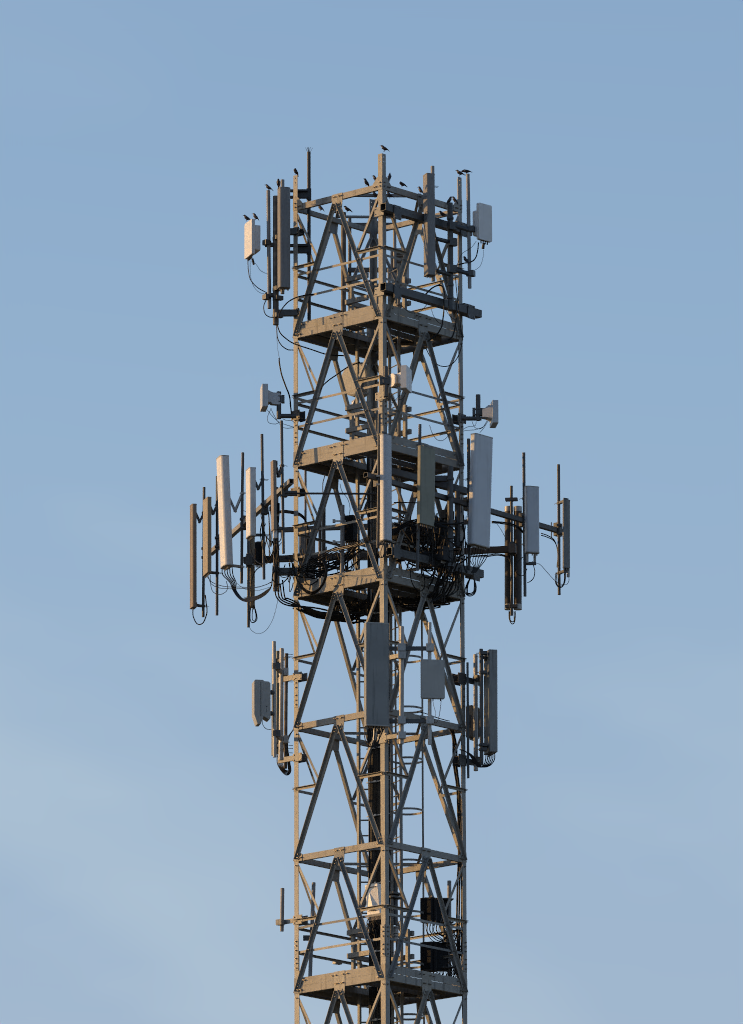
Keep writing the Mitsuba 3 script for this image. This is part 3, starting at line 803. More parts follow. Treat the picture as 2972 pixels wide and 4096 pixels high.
sr = thing('sector_frame', 'long mounting frame of booms and pipes right of the tower', 'antenna mount')
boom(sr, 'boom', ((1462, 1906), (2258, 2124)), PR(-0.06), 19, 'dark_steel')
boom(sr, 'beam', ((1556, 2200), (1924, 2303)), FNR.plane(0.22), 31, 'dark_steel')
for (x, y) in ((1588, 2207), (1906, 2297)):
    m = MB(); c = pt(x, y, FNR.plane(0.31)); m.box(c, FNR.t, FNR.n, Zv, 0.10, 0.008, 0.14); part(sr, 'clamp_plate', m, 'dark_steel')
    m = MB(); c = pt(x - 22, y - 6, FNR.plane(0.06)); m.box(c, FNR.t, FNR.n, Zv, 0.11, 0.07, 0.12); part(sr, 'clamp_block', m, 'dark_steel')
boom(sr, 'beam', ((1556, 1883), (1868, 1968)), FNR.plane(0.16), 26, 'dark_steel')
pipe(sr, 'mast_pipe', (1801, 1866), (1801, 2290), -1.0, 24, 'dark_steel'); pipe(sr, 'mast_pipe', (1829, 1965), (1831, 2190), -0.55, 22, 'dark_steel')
boom(sr, 'stand_off', ((1735, 1925), (1800, 1905)), -0.9, 22); boom(sr, 'stand_off', ((1690, 2232), (1800, 2245)), -0.8, 34)
for y_ in (1916, 1985, 2150, 2200, 2262): collar(sr, pt(1801, y_, -1.0), 0.066, 0.05)
RP_ = [((1517, 1656), (1512, 2192)), ((1680, 1697.7), (1669.6, 2282)), ((1874, 1754.7), (1876, 2280)), ((2095, 1810.6), (2100, 2385.5)), ((2234, 1858), (2237, 2379))]
rpipes = [pipe2(sr, 'antenna_pipe', a, b, PR(0.0), 12.5, 'dark_steel') for a, b in RP_]
for (a, b), u in zip(RP_, (1923, 1966, 2018, 2081, 2119)):
    x = a[0] + (b[0] - a[0]) * (u - a[1]) / (b[1] - a[1])
    for dy in (-17, 17): collar(sr, pt(x, u + dy, PR(0.0)), 0.034, 0.02, 'galvanised' if u < 2000 else 'dark_steel')
    m = MB(); m.box(pt(x - 4, u, PR(-0.10)), -nR, _dR, Zv, 0.05, 0.09, 0.14); part(sr, 'clamp_block', m, 'dark_steel')
    if u > 2000:
        m = MB(); m.tube([pt(x - 30, u - 30, PR(-0.05)), pt(x - 30, u + 34, PR(-0.05))], 0.012, 6); part(sr, 'threaded_rod', m, 'dark_steel')
m = MB(); m.tube([pt(1140, 1973, -2.3), pt(1522, 1975.5, -2.6)], 0.022, 8); part(sr, 'tie_rod', m, 'black_pole', 40)
TR = 49.0
panel('panel_antenna', 'silver foil-like panel antenna in front of the near leg', 'antenna', (1540, 1731), (1541.5, 2160), PR(0.27), TR, 31, 21, 'A', 'silver', 0.075, pipe_at=rpipes[0], conn=4, stations=(-0.01, 1.01))
panel('panel_antenna', 'wide olive grey panel antenna between the near leg and the right leg', 'antenna', (1683.8, 1781), (1680, 2091), PR(0.24), TR, 59, 12.8, 'A', 'olive_radome', 0.02, pipe_at=rpipes[1], conn=6, stations=(0.05, 1.0))
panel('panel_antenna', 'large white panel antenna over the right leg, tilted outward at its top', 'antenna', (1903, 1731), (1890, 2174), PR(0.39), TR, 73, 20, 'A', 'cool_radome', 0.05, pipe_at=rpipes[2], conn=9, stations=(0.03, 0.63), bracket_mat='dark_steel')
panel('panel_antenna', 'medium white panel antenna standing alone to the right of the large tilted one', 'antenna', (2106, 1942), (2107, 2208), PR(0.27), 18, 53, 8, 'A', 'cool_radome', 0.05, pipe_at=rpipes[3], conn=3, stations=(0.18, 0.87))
panel('panel_antenna', 'slim grey panel antenna farthest right with a small white cylinder below', 'antenna', (2253, 1998), (2253, 2270), PR(0.28), 14, 28, 3, 'A', 'old_radome', 0.02, pipe_at=rpipes[4], conn=3, stations=(-0.03, 1.0))
m = MB(); c0_ = pt(2273, 2275, PR(0.3)); c1_ = pt(2273, 2308, PR(0.3)); m.tube([c1_, c0_], 0.034, 12)
solo('control_unit', m, 'pale_grey', 'small pale cylinder under the panel antenna farthest right', 'control box', 40)
cu = thing('control_unit', 'pair of grey tuning cylinders under the medium white antenna on the right', 'control box')
for dx in (-16, 14): m = MB(); m.tube([pt(2125 + dx, 2215, PR(0.2)), pt(2125 + dx, 2252, PR(0.2))], 0.03, 10); part(cu, 'cylinder', m, 'pale_grey', 40)
m = MB(); m.box(pt(2122, 2254, PR(0.2)), V2(1, 0), V2(0, 1), Zv, 0.12, 0.03, 0.03); part(cu, 'base', m, 'dark_steel')

sb = thing('sector_frame', 'mounting frame behind the tower with a pipe at each end', 'antenna mount')
boom(sb, 'boom', ((975, 2243), (2056, 2195)), PB(0.0), 24, 'black_pole')
boom(sb, 'boom', ((1100, 2120), (1960, 2085)), PB(0.0), 18, 'dark_steel')
bp0 = pipe2(sb, 'antenna_pipe', (994, 1990), (994, 2509), PB(0.1), 12, 'dark_steel')
bp1 = pipe2(sb, 'antenna_pipe', (2045.6, 1943.7), (2046.5, 2462), PB(0.1), 12, 'dark_steel')
for x, y in ((994, 2243), (2046, 2195)):
    for dy in (-22, 22): collar(sb, pt(x, y + dy, PB(0.1)), 0.032, 0.03)
    m = MB(); m.box(pt(x + 4, y, PB(0.0)), _dB, nB, Zv, 0.075, 0.07, 0.10); part(sb, 'clamp_block', m, 'dark_steel')
for a, b, w, mt in (((1370, 2021), (1368, 2296), 17, 'dull_zinc'), ((1294, 1995), (1294, 2318), 18, 'dark_steel'), ((1279, 2032), (1279, 2316), 12, 'pole_paint'), ((1222, 1830), (1222, 2335), 10, 'pole_paint')):
    pipe(sb, 'antenna_pipe', a, b, {1370: -0.75, 1294: 1.2, 1279: 1.3, 1222: 2.9}[a[0]], w, mt)
panel('panel_antenna', 'tan panel antenna behind the left pipes, seen from its back', 'antenna', (1000, 2010), (1000, 2425), PB(0.22), 9, 20, 5, '-A', 'tan_radome', 0.02, pipe_at=bp0, conn=2)
tw = thing('panel_antenna', 'tall brown twin-column antenna on the far right rear pipe, seen from its back', 'antenna')
for dx in (-18, 18):
    p0, p1 = pt(2053 + dx, 2438, PB(0.25)), pt(2053 + dx, 2027, PB(0.25))
    m = MB(); m.tube([p0 + Zv * 0.1, p1 - Zv * 0.1], 0.088, 18); part(tw, 'radome', m, 'dark_brown', 40)
    for e, s_ in ((p0, 1), (p1, -1)): m = MB(); m.tube([e, e + Zv * s_ * 0.11], 0.091, 18); part(tw, 'end_cap', m, 'galvanised', 40)
for y_ in (1998, 2425):
    m = MB(); c = pt(2046, y_, PB(0.12)); m.box(c, _dB, nB, Zv, 0.13, 0.06, 0.03); m.tube([c - Zv * 0.04, c + Zv * 0.04], 0.05, 10); part(tw, 'bracket', m, 'dark_steel')
# white strip antennas glimpsed behind on the rear frame
panel('panel_antenna', 'pale panel antenna behind the left bay, half hidden by cables above the third platform', 'antenna', (1200, 2110), (1200, 2330), PB(0.3), 9, 62, 6, '-A', 'grey_radome', 0.03, conn=3)

# dark radio units inside the ring bay


def radio(label, c, X, Y, hx, hy, hz, fins='x', mat='black_box', n=12):
    t = thing('radio_unit', label, 'radio unit')
    m = MB(); poly = sbox(-hx, -hy, hx, hy).buffer(-0.02).buffer(0.02, 3); m.prism(poly, c - Zv * hz, c + Zv * hz, X, Y); part(t, 'housing', m, mat, 30)
    for i in range(n):
        u = -0.9 + 1.8 * i / (n - 1)
        m = MB()
        m.box(c + X * hx * u - Y * (hy + 0.018), X, Y, Zv, 0.004, 0.02, hz * 0.92)
        part(t, 'fin', m, mat)
    m = MB()
    for i in range(6): q = c - Zv * hz + X * hx * (-0.75 + 0.3 * i); m.tube([q, q - Zv * 0.06], 0.014, 8)
    part(t, 'connector', m, 'bolt_steel', 40)
    m = MB(); m.box(c + Zv * (hz + 0.012), X, Y, Zv, hx * 0.7, hy * 0.5, 0.012); m.box(c - X * (hx + 0.01), X, Y, Zv, 0.012, hy * 0.5, hz * 0.4); part(t, 'handle', m, 'dark_steel')
    return t


radio('black finned radio unit with pale connector brackets, left inside the ring bay', pt(1398, 2117, -0.35), V2(0.92, -0.39), V2(0.39, 0.92), 0.15, 0.10, 0.27)
for y_ in (2084, 2168):
    m = MB(); c = pt(1336, y_, -0.75); m.box(c, V2(1, 0), V2(0, 1), Zv, 0.03, 0.03, 0.035); m.box(c + V2(0.13, 0), V2(1, 0), V2(0, 1), Zv, 0.12, 0.012, 0.015)
    solo('pipe_bracket', m, 'galvanised', ('upper' if y_ < 2100 else 'lower') + ' pale clamp bracket sticking out left of the black finned radio unit', 'bracket')
radio('dark radio unit behind the olive antenna, left of two', pt(1640, 2150, -0.4), E2, -E1, 0.14, 0.09, 0.22)
radio('dark radio unit hung low beside the thick right pole in the ring bay', pt(1762, 2130, -0.55), E2, -E1, 0.13, 0.09, 0.24)
radio('dark radio unit far back in the ring bay behind the right leg', pt(1700, 2120, 1.0), E2, -E1, 0.15, 0.09, 0.24)
radio('dark radio unit behind the silver antenna above the platform', pt(1590, 2160, 0.3), E1, E2, 0.14, 0.09, 0.25)
radio('dark radio unit on the rear frame beyond the left leg', pt(1040, 2215, 2.9), V2(1, 0), V2(0, 1), 0.11, 0.08, 0.24)
radio('small dark unit on the boom between the upright white antenna and the left leg', pt(1100, 2035, -1.0), V2(1, 0), V2(0, 1), 0.1, 0.1, 0.10, n=6)

# ------------------------------------------------------------------ the three antennas of the fourth bay
c4 = thing('antenna_mount', 'two bright galvanised pipes on brackets right of the near leg in the fourth bay', 'antenna mount')
y4 = -2.15
g1 = pipe2(c4, 'mast_pipe', (1607, 2506), (1606, 2976), y4, 18.5, 'galvanised'); g2 = pipe2(c4, 'side_pipe', (1718.5, 2490), (1719, 2978), y4 - 0.05, 15, 'galvanised')
for y_ in (2593, 2884):
    boom(c4, 'cross_arm', ((1556, y_ - 1), (1738, y_ + 3)), y4 - 0.02, 15, 'dark_steel')
    for x in (1606, 1719): collar(c4, pt(x, y_, y4 - 0.02 - (0.03 if x > 1700 else 0)), 0.05, 0.14, 'galvanised', V2(0.05, -1))
for y_, x0 in ((2624, 1556), (2944, 1540)):
    m = MB(); m.box((pt(x0, y_ + 8, -1.9) + pt(1594, y_, y4)) / 2, unit(pt(1594, y_, y4) - pt(x0, y_ + 8, -1.9)), V2(0, 1), Zv, 0.14, 0.05, 0.045); part(c4, 'arm', m, 'steel')
    collar(c4, pt(1606, y_, y4), 0.048, 0.13, 'galvanised', V2(0.1, -1)); clamp_on_leg(c4, FNL, 0.07, pt(1530, y_ + 10, -1.75)[2], 0.14, 0.10, 'steel')
panel('panel_antenna', 'broad weathered grey panel antenna over the near leg in the fourth bay', 'antenna', (1465, 2487), (1465, 2901), y4 - 0.45, 14, 89, 9.5, 'A', 'old_radome', 0.02, pipe_at=(pt(1500, 2980, y4 - 0.1), pt(1500, 2500, y4 - 0.1)), cap='pale_grey', conn=8, ribs=True)
m = MB(); m.tube([pt(1500, 2960, y4 - 0.12), pt(1500, 2520, y4 - 0.12)], 0.038, 12); part(c4, 'antenna_pipe', m, 'galvanised', 40)
fb = thing('flat_antenna', 'square-cornered grey flat antenna on a galvanised pipe right of the near leg', 'antenna')
c = pt(1731.5, 2716, y4 - 0.2); X_, Y_ = unit(V2(1, 0.16)), unit(V2(-0.16, 1))
po = sbox(-0.25, -0.415, 0.25, 0.415).buffer(-0.035).buffer(0.035, 5)
m = MB(); m.prism(po, c, c + Y_ * 0.035, X_, Zv); m.prism(po.buffer(-0.012), c - Y_ * 0.012, c, X_, Zv); part(fb, 'radome', m, 'pale_grey', 20)
m = MB(); m.prism(po.buffer(-0.006), c + Y_ * 0.035, c + Y_ * 0.085, X_, Zv); part(fb, 'back_shell', m, 'pale_grey', 20)
m = MB(); m.box(c + Y_ * 0.12, X_, Y_, Zv, 0.05, 0.04, 0.2); part(fb, 'bracket', m, 'dark_steel')
m = MB()
for dx in (0.0, 0.16): m.tube([c + X_ * dx - Zv * 0.41, c + X_ * dx - Zv * 0.46], 0.012, 8)
part(fb, 'connector', m, 'black_rubber', 40)
# left
l4 = thing('antenna_mount', 'three bright pipes with flat arms on the left leg in the fourth bay', 'antenna mount')
yl = -0.50
la_ = pipe2(l4, 'mast_pipe', (1096, 2565.7), (1099, 3029), yl, 15.5, 'galvanised'); lb_ = pipe2(l4, 'mast_pipe', (1127, 2594), (1123, 3040), yl + 0.62, 18, 'galvanised'); lc_ = pipe2(l4, 'mast_pipe', (1145.7, 2614), (1141, 3074), yl + 1.0, 15, 'pole_paint')
for y_ in (2715, 3038):
    z = pt(1190, y_ - 10, -0.2)[2]; clamp_on_leg(l4, FNL, S - 0.115, z, 0.125, 0.085, 'steel')
    m = MB(); m.box(FNL(S + 0.225, z, 0.0), FNL.t, FNL.n, Zv, 0.22, 0.02, 0.055); part(l4, 'arm', m, 'steel')
for x, y_ in ((1097, 2665), (1097, 2934)):
    m = MB(); a, b = pt(x, y_, yl + 0.03), pt(1126, y_ + 4, yl + 0.6); b[2] = a[2]; m.bar(a, b, 0.06, 0.08); part(l4, 'cross_arm', m, 'steel'); collar(l4, pt(x, y_, yl), 0.04, 0.12, 'dark_steel', V2(1, 0.2))
for y_ in (2680, 2950): collar(l4, pt(1127, y_ + 8, yl + 0.62), 0.05, 0.14, 'galvanised', V2(1, 0.2))
for y_ in (2616, 2626, 2726, 2980, 2993, 3010):
    m = MB(); m.tube([pt(1140, y_, yl + 0.95), pt(1172, y_ + 2, yl + 0.95)], 0.007, 5); part(l4, 'threaded_rod', m, 'dark_steel')
panel('panel_antenna', 'weathered panel antenna hidden behind the three bright pipes on the left, ribbed edge', 'antenna', (1108, 2603), (1106, 3012), yl + 1.3, 22, 10, 21, '-A', 'olive_radome', 0.015, pipe_at=lc_, conn=6, ribs=True)
ib = thing('flat_antenna', 'pale grey antenna box with sloped foot left of the bright pipes', 'antenna')
prof = Polygon([(-0.005, 0.93), (0.12, 0.93), (0.145, 0.90), (0.225, 0.89), (0.245, 0.82), (0.245, 0.10), (0.225, 0.06), (0.215, 0.03), (0.17, 0.16), (0.10, -0.02), (0.04, -0.02), (-0.01, 0.17), (-0.012, 0.90)])
p_ = pt(1016, 2898, yl - 0.15)
dF = unit(V2(0.975, 0.20)); dS = unit(V2(0.20, -0.975))
prof = Polygon([(-0.02, 0.90), (0.0, 0.93), (0.17, 0.93), (0.19, 0.905), (0.29, 0.90), (0.325, 0.86), (0.325, 0.12), (0.30, 0.09), (0.18, 0.16), (0.12, -0.01), (0.05, -0.01), (-0.02, 0.19)])
m = MB(); m.prism(prof, p_ - dS * 0.14, p_ + dS * 0.14, dF, Zv); part(ib, 'housing', m, 'pale_grey', 20)
m = MB(); m.box(p_ + dF * 0.12 + dS * 0.141 + Zv * 0.52, dF, dS, Zv, 0.006, 0.001, 0.36); part(ib, 'slot', m, 'black_rubber')
mk = p_ + dF * 0.24 + dS * 0.141 + Zv * 0.36
m = MB(); m.prism(Polygon([(-0.022, 0.02), (0.022, 0.02), (0, -0.02)]), mk, mk + dS * 0.002, dF, Zv)
for i in range(5): m.box(mk + dS * 0.001 - Zv * (0.045 + 0.018 * i), dF, dS, Zv, 0.008, 0.001, 0.006)
part(ib, 'marking', m, 'dark_steel', stuff=True)
for zz in (0.25, 0.70):
    m = MB(); a = p_ + dF * 0.33 + Zv * zz; b = pt(1097, 0, yl); b[2] = a[2]; m.bar(a, b, 0.06, 0.05); m.ball(a + dF * 0.04, 0.05); part(ib, 'bracket', m, 'dark_steel')
# right
r4 = thing('antenna_mount', 'two dark pipes with flat arms on the right leg in the fourth bay', 'antenna mount')
yr = 0.0
ra = pipe2(r4, 'mast_pipe', (1902, 2618), (1903.5, 3083), yr + 0.3, 18, 'galvanised'); rb = pipe2(r4, 'mast_pipe', (1924.5, 2596), (1926.5, 3061), yr - 0.1, 15, 'dark_steel')
for y_ in (2716, 3042):
    z = pt(1845, y_ - 4, -0.05)[2]; m = MB(); m.box(FNR(S + 0.23, z, 0.0), FNR.t, FNR.n, Zv, 0.24, 0.02, 0.06); part(r4, 'arm', m, 'dark_steel')
    clamp_on_leg(r4, FNR, S - 0.115, pt(1845, y_ - 4, -0.05)[2], 0.125, 0.115, 'dark_steel'); collar(r4, pt(1903, y_, yr + 0.3), 0.05, 0.1, 'dark_steel', V2(0.6, -0.6))
for y_ in (2613, 2690, 2980, 2998):
    m = MB(); m.tube([pt(1905, y_, yr), pt(1930, y_ - 1, yr - 0.1)], 0.008, 5); part(r4, 'threaded_rod', m, 'dark_steel'); collar(r4, pt(1925, y_, yr - 0.1), 0.04, 0.05, 'dark_steel', V2(1, 0))
m = MB(); m.angle(RC + V2(0.03, -0.03) + Zv * pt(1865, 3110, 0)[2], RC + V2(0.03, -0.03) + Zv * pt(1865, 2646, 0)[2], V2(1, 0), V2(0, 1), 0.05, 0.006); part(r4, 'upright', m, 'dark_steel')
panel('panel_antenna', 'weathered panel antenna at the right leg seen from its pale back, cables looping below', 'antenna', (1958.5, 2597), (1960, 3005), yr - 0.15, 18, 30, 23, '-B', 'old_radome', 0.012, pipe_at=rb, conn=8, ribs=True, stations=(0.06, 0.93))
radio('brown radio unit with white straps behind the right pipes of the fourth bay', pt(1890, 2890, yr + 0.55), V2(0.5, 0.87), V2(-0.87, 0.5), 0.14, 0.09, 0.33, mat='brown_radome', n=6)

# ------------------------------------------------------------------ lowest bay
lm = thing('antenna_mount', 'empty upright pipe on a short arm at the left leg, lowest left', 'antenna mount')
pipe(lm, 'mast_pipe', (1129.7, 3553), (1127.5, 3725), 0.1, 15.5, 'dull_zinc')
m = MB(); m.box(FNL(S + 0.19, pt(1195, 3678, -0.2)[2], 0.0), FNL.t, FNL.n, Zv, 0.19, 0.02, 0.045); part(lm, 'arm', m, 'steel')
clamp_on_leg(lm, FNL, S - 0.115, pt(1195, 3678, -0.2)[2], 0.125, 0.095, 'steel'); collar(lm, pt(1128, 3691, 0.1), 0.042, 0.1, 'steel', V2(-0.6, -0.8))
ip = thing('mast_pipe', 'slightly leaning blue grey pipe inside the left side of the lowest bay', 'pipe')
m = MB(); m.tube([pt(1240, 3912, -0.15), pt(1255, 3531, 0.15)], 0.04, 12); part(ip, 'pipe', m, 'dull_zinc', 40)
m = MB(); m.box(pt(1228, 3752, 0.0), V2(1, 0), V2(0, 1), Zv, 0.08, 0.05, 0.05); part(ip, 'clamp', m, 'dark_steel')
wu = thing('radio_unit', 'white radio unit with handles behind the near leg in the lowest bay', 'radio unit')
th = math.radians(20); A_, B_ = unit(V2(0.80, -0.60)), unit(V2(0.60, 0.80))
b0, b1 = pt(1468, 3663, -0.75), pt(1458, 3541, -0.75); ax = unit(b1 - b0); hh = np.linalg.norm(b1 - b0); w_ = 52 * MPP / A_[0]
pr = sbox(0, 0, w_, 0.16).buffer(-0.02).buffer(0.02, 4)
m = MB(); m.prism(pr, b0, b1, A_, B_); part(wu, 'housing', m, 'bright_white', 30)
m = MB(); rid = [b0 + A_ * w_ * 0.05 + ax * hh * 0.12, b0 + A_ * w_ * 0.95 + ax * hh * 0.12, b0 + A_ * w_ * 0.9 + ax * hh * 0.86, b0 + A_ * w_ * 0.1 + ax * hh * 0.86]
apx = [b0 + A_ * w_ * 0.62 + ax * hh * 0.28 - B_ * 0.075, b0 + A_ * w_ * 0.35 + ax * hh * 0.8 - B_ * 0.03]
m.add(rid + apx, [[0, 1, 4], [1, 2, 5], [1, 5, 4], [2, 3, 5], [3, 0, 4], [3, 4, 5]]); part(wu, 'cover', m, 'bright_white')
for u, v_ in ((0.55, 0.14), (0.30, 0.90), (0.70, 0.90), (0.45, 0.16)):
    c = b0 + A_ * w_ * u + ax * hh * v_ - B_ * 0.03; m = MB(); m.tube(spline([c - A_ * 0.05 + B_ * 0.03, c - A_ * 0.05, c + A_ * 0.05, c + A_ * 0.05 + B_ * 0.03], 4), 0.008, 6); part(wu, 'handle', m, 'bolt_steel')
m = MB()
for i in range(9): q = b0 + A_ * w_ * (0.1 + 0.1 * i) + B_ * 0.07; m.tube([q, q - Zv * 0.10], 0.014, 8)
part(wu, 'connector', m, 'bolt_steel', 40)
rp = thing('mast_pipe', 'pipe carrying the two black radio units right of the lowest bay', 'pipe')
m = MB(); m.tube([pt(1797, 3915, 0.55), pt(1797, 3523, 0.55)], 0.042, 12); part(rp, 'pipe', m, 'dull_zinc', 40)
for y_ in (3598, 3690, 3772, 3872):
    m = MB(); m.box(pt(1788, y_, 0.5), unit(V2(1, 0.25)), unit(V2(-0.25, 1)), Zv, 0.12, 0.10, 0.012); part(rp, 'clamp', m, 'dark_steel')


def twin_radio(label, y0, y1):
    t = thing('radio_unit', label, 'radio unit'); X = unit(V2(0.80, -0.60)); Y = unit(V2(0.60, 0.80))
    for i, (x, hz) in enumerate(((1699, 0), (1722, 2))):
        c = pt(x, (y0 + y1) / 2 - hz, 0.55 - 0.10 * i); m = MB(); h = (y1 - y0) / 2 * MPP
        poly = sbox(-0.08, -0.06, 0.08, 0.16).buffer(-0.015).buffer(0.015, 3); m.prism(poly, c - Zv * h, c + Zv * h, X, Y); part(t, 'housing', m, 'black_box', 30)
        for k in range(5): m = MB(); m.box(c + X * (-0.05 + 0.025 * k) - Y * 0.07, X, Y, Zv, 0.004, 0.012, h * 0.9); part(t, 'fin', m, 'black_box')
    c = pt(1760, (y0 + y1) / 2, 0.6); m = MB(); m.box(c, unit(V2(1, 0.1)), V2(0, 1), Zv, 0.21, 0.10, (y1 - y0) / 2 * MPP * 0.96); part(t, 'housing', m, 'black_box')
    m = MB(); m.box(pt(1741, (y0 + y1) / 2, 0.38), X, Y, Zv, 0.028, 0.02, (y1 - y0) / 2 * MPP); part(t, 'mounting_rail', m, 'black_box')
    m = MB()
    for i in range(7): q = pt(1695 + 13 * i, y1, 0.5); m.tube([q, q - Zv * 0.07], 0.013, 7)
    part(t, 'connector', m, 'bolt_steel', 40)


twin_radio('upper of the two black radio units inside the lowest bay', 3592, 3690)
twin_radio('lower of the two black radio units inside the lowest bay', 3770, 3886)
cyl = thing('filter_canister', 'grey canister with black bands on a pipe behind the near leg, lowest bay', 'canister')
m = MB(); m.tube([pt(1582, 3480, -0.2), pt(1582, 3700, -0.2)], 0.05, 12); part(cyl, 'pipe', m, 'dark_steel', 40)
m = MB(); m.tube([pt(1584, 3706, -0.25), pt(1584, 3760, -0.25)], 0.052, 16); part(cyl, 'body', m, 'galvanised', 40)
for y_ in (3712, 3735, 3745): m = MB(); m.tube([pt(1584, y_, -0.25), pt(1584, y_ + 2.5, -0.25)], 0.055, 16); part(cyl, 'band', m, 'black_rubber', 40)
for y_ in (3575, 3590): m = MB(); m.box(pt(1580, y_, -0.25), E2, -E1, Zv, 0.16, 0.09, 0.02); part(cyl, 'clamp', m, 'dark_steel')
m = MB(); c = pt(1349, 3851, 1.0); m.box(c, unit(V2(1, 0.9)), unit(V2(-0.9, 1)), Zv, 0.09, 0.05, 0.03)
for i in range(5): m.box(c + unit(V2(1, 0.9)) * (-0.07 + 0.035 * i) + Zv * 0.035, unit(V2(1, 0.9)), unit(V2(-0.9, 1)), Zv, 0.006, 0.05, 0.012)
solo('cable_block', m, 'pale_grey', 'small pale clamp block lying on the back guard rail, lowest bay', 'clamp')

# ------------------------------------------------------------------ cables that can be followed by eye
cable('thick black cable arching from the left pole to the guard rail, top bay', [(1112, 1275), (1122, 1245), (1150, 1210), (1185, 1190), (1225, 1180), (1258, 1177)], -0.6, 2.6)
cable('cable hanging in a bow from the white box at far upper left', [(991, 1040), (994, 1085), (1003, 1120), (1030, 1150), (1069, 1172)], yL - 0.1, 2.0)
cable('thin wire hanging beside the bow of the far upper left box', [(1000, 1040), (1002, 1100), (1012, 1140), (1035, 1168), (1068, 1178)], yL - 0.1, 0.9)
cable('thin wire from the far upper left box to the thin pipe', [(1004, 1047), (1022, 1054), (1040, 1080), (1060, 1092), (1070, 1094)], yL - 0.1, 1.0)
cable('loop of cable left of the brown pole foot, top left', [(1092, 1183), (1068, 1196), (1055, 1225), (1060, 1254), (1078, 1268), (1096, 1269)], yL - 0.1, 2.0)
cable('long black cable sagging from the upper left pole to the first platform', [(1109, 1300), (1120, 1330), (1140, 1351), (1175, 1374), (1240, 1396), (1310, 1418), (1380, 1423)], -0.75, 2.6)
cable('black cable bowing from the upper left pole to the left leg', [(1106, 1300), (1110, 1350), (1125, 1380), (1150, 1398), (1174, 1400)], -0.4, 2.2)
cable('thin wire hanging from the upper left pole to a black sleeve', [(1107, 1340), (1110, 1390), (1117, 1430)], -0.35, 0.8)
cable('thick black cable with a bare end hanging left of the second bay', [(1116.5, 1432), (1118, 1455), (1127, 1500), (1143, 1545), (1158, 1585), (1163, 1630), (1166, 1655)], -0.35, 3.2)
cable('black cable from the left link clamp curving up to the round dish', [(1200, 1687), (1222, 1680), (1240, 1655), (1283, 1557), (1310, 1525), (1345, 1500), (1390, 1469), (1440, 1448)], -0.3, 2.6)
for i, l in enumerate(([(1068, 1638), (1090, 1665), (1120, 1690), (1176, 1709)], [(1085, 1633), (1070, 1668), (1075, 1690), (1100, 1696), (1117, 1690)], [(1083, 1633), (1098, 1665), (1120, 1698), (1140, 1712), (1176, 1711)], [(1130, 1675), (1145, 1681), (1165, 1682), (1182, 1692)])):
    cable(('thin wire drooping from the left microwave link, longest', 'thin wire looping under the left microwave link', 'thin wire drooping low from the left microwave link', 'thin wire under the arm of the left microwave link')[i], l, -0.35, 1.1)
for i, l in enumerate(([(1947, 1683), (1935, 1705), (1905, 1718), (1875, 1721), (1853, 1724)], [(1888, 1686), (1900, 1710), (1925, 1714), (1945, 1690)], [(1952, 1684), (1935, 1712), (1919, 1731)], [(1905, 1685), (1900, 1702), (1870, 1708), (1853, 1717)])):
    cable(('thin wire drooping from the right microwave link to the right leg', 'thin wire looping under the right microwave link', 'thin wire from the right microwave link down to the tilted white antenna', 'short thin wire from the right link arm to the right leg')[i], l, -0.4, 1.1)
for i, l in enumerate(([(1557, 1600), (1570, 1575), (1578, 1600), (1565, 1612)], [(1605, 1560), (1595, 1585), (1570, 1612), (1562, 1640)], [(1624, 1572), (1610, 1595), (1585, 1600), (1566, 1602)], [(1601, 1570), (1592, 1620), (1580, 1660), (1572, 1690)])):
    cable(('tiny wire loop at the bracket of the near leg microwave link', 'thin wire from the near leg link to its bracket', 'thin wire bowing from the near leg link panel', 'thin wire from the near leg link down the right brace')[i], l, -2.0, 1.0)
cable('thin double wire hanging from the right guard rail, second bay', [(1718, 1700), (1728, 1730), (1745, 1756), (1765, 1763), (1785, 1752), (1798, 1735)], -0.9, 1.2)
# top right
cable('black cable from the upper right flat antenna to the thick pole, a bird on it', [(1914, 970), (1911, 1000), (1903, 1030), (1885, 1047), (1855, 1053), (1826, 1061)], yB - 0.05, 2.6)
cable('thin wire hanging right of the upper right flat antenna', [(1933, 1000), (1932, 1030), (1920, 1065), (1895, 1083)], yB - 0.1, 0.9)
cable('thin wire from the upper right flat antenna to the thick pole', [(1905, 965), (1885, 990), (1850, 1013), (1838, 1035), (1828, 1060)], yB - 0.1, 1.0)
cable('black cable arching over the lower right beam of the top bay', [(1700, 1180), (1725, 1155), (1750, 1142), (1768, 1145), (1778, 1170), (1780, 1195)], -0.95, 3.0)
cable('black cable dropping from the thick right pole to the first platform', [(1775, 1195), (1776, 1230), (1772, 1275), (1765, 1310), (1745, 1340), (1710, 1366)], -1.05, 3.2)
cable('second black cable dropping beside the right leg to the first platform', [(1825, 1210), (1826, 1260), (1820, 1310), (1810, 1345), (1790, 1362)], -0.9, 3.2)
cable('slim black cable running down the right pole', [(1822, 1110), (1826, 1160), (1834, 1225), (1842, 1300), (1848, 1348)], -0.7, 2.0)
cable('thin wire sagging from the lower right beam towards the near leg', [(1575, 1238), (1585, 1224), (1605, 1222), (1640, 1250), (1680, 1246), (1710, 1215)], -1.4, 1.3)
cable('thin wire sagging under the lower right beam', [(1725, 1235), (1735, 1265), (1755, 1290), (1775, 1298)], -1.0, 1.1)
cable('second thin wire sagging under the lower right beam', [(1783, 1240), (1800, 1265), (1825, 1282)], -1.0, 1.0)
cable('black cable bowing under the first platform on the right', [(1705, 1395), (1720, 1425), (1745, 1455), (1775, 1466), (1805, 1458), (1830, 1430), (1846, 1385), (1850, 1340)], -0.25, 1.9)
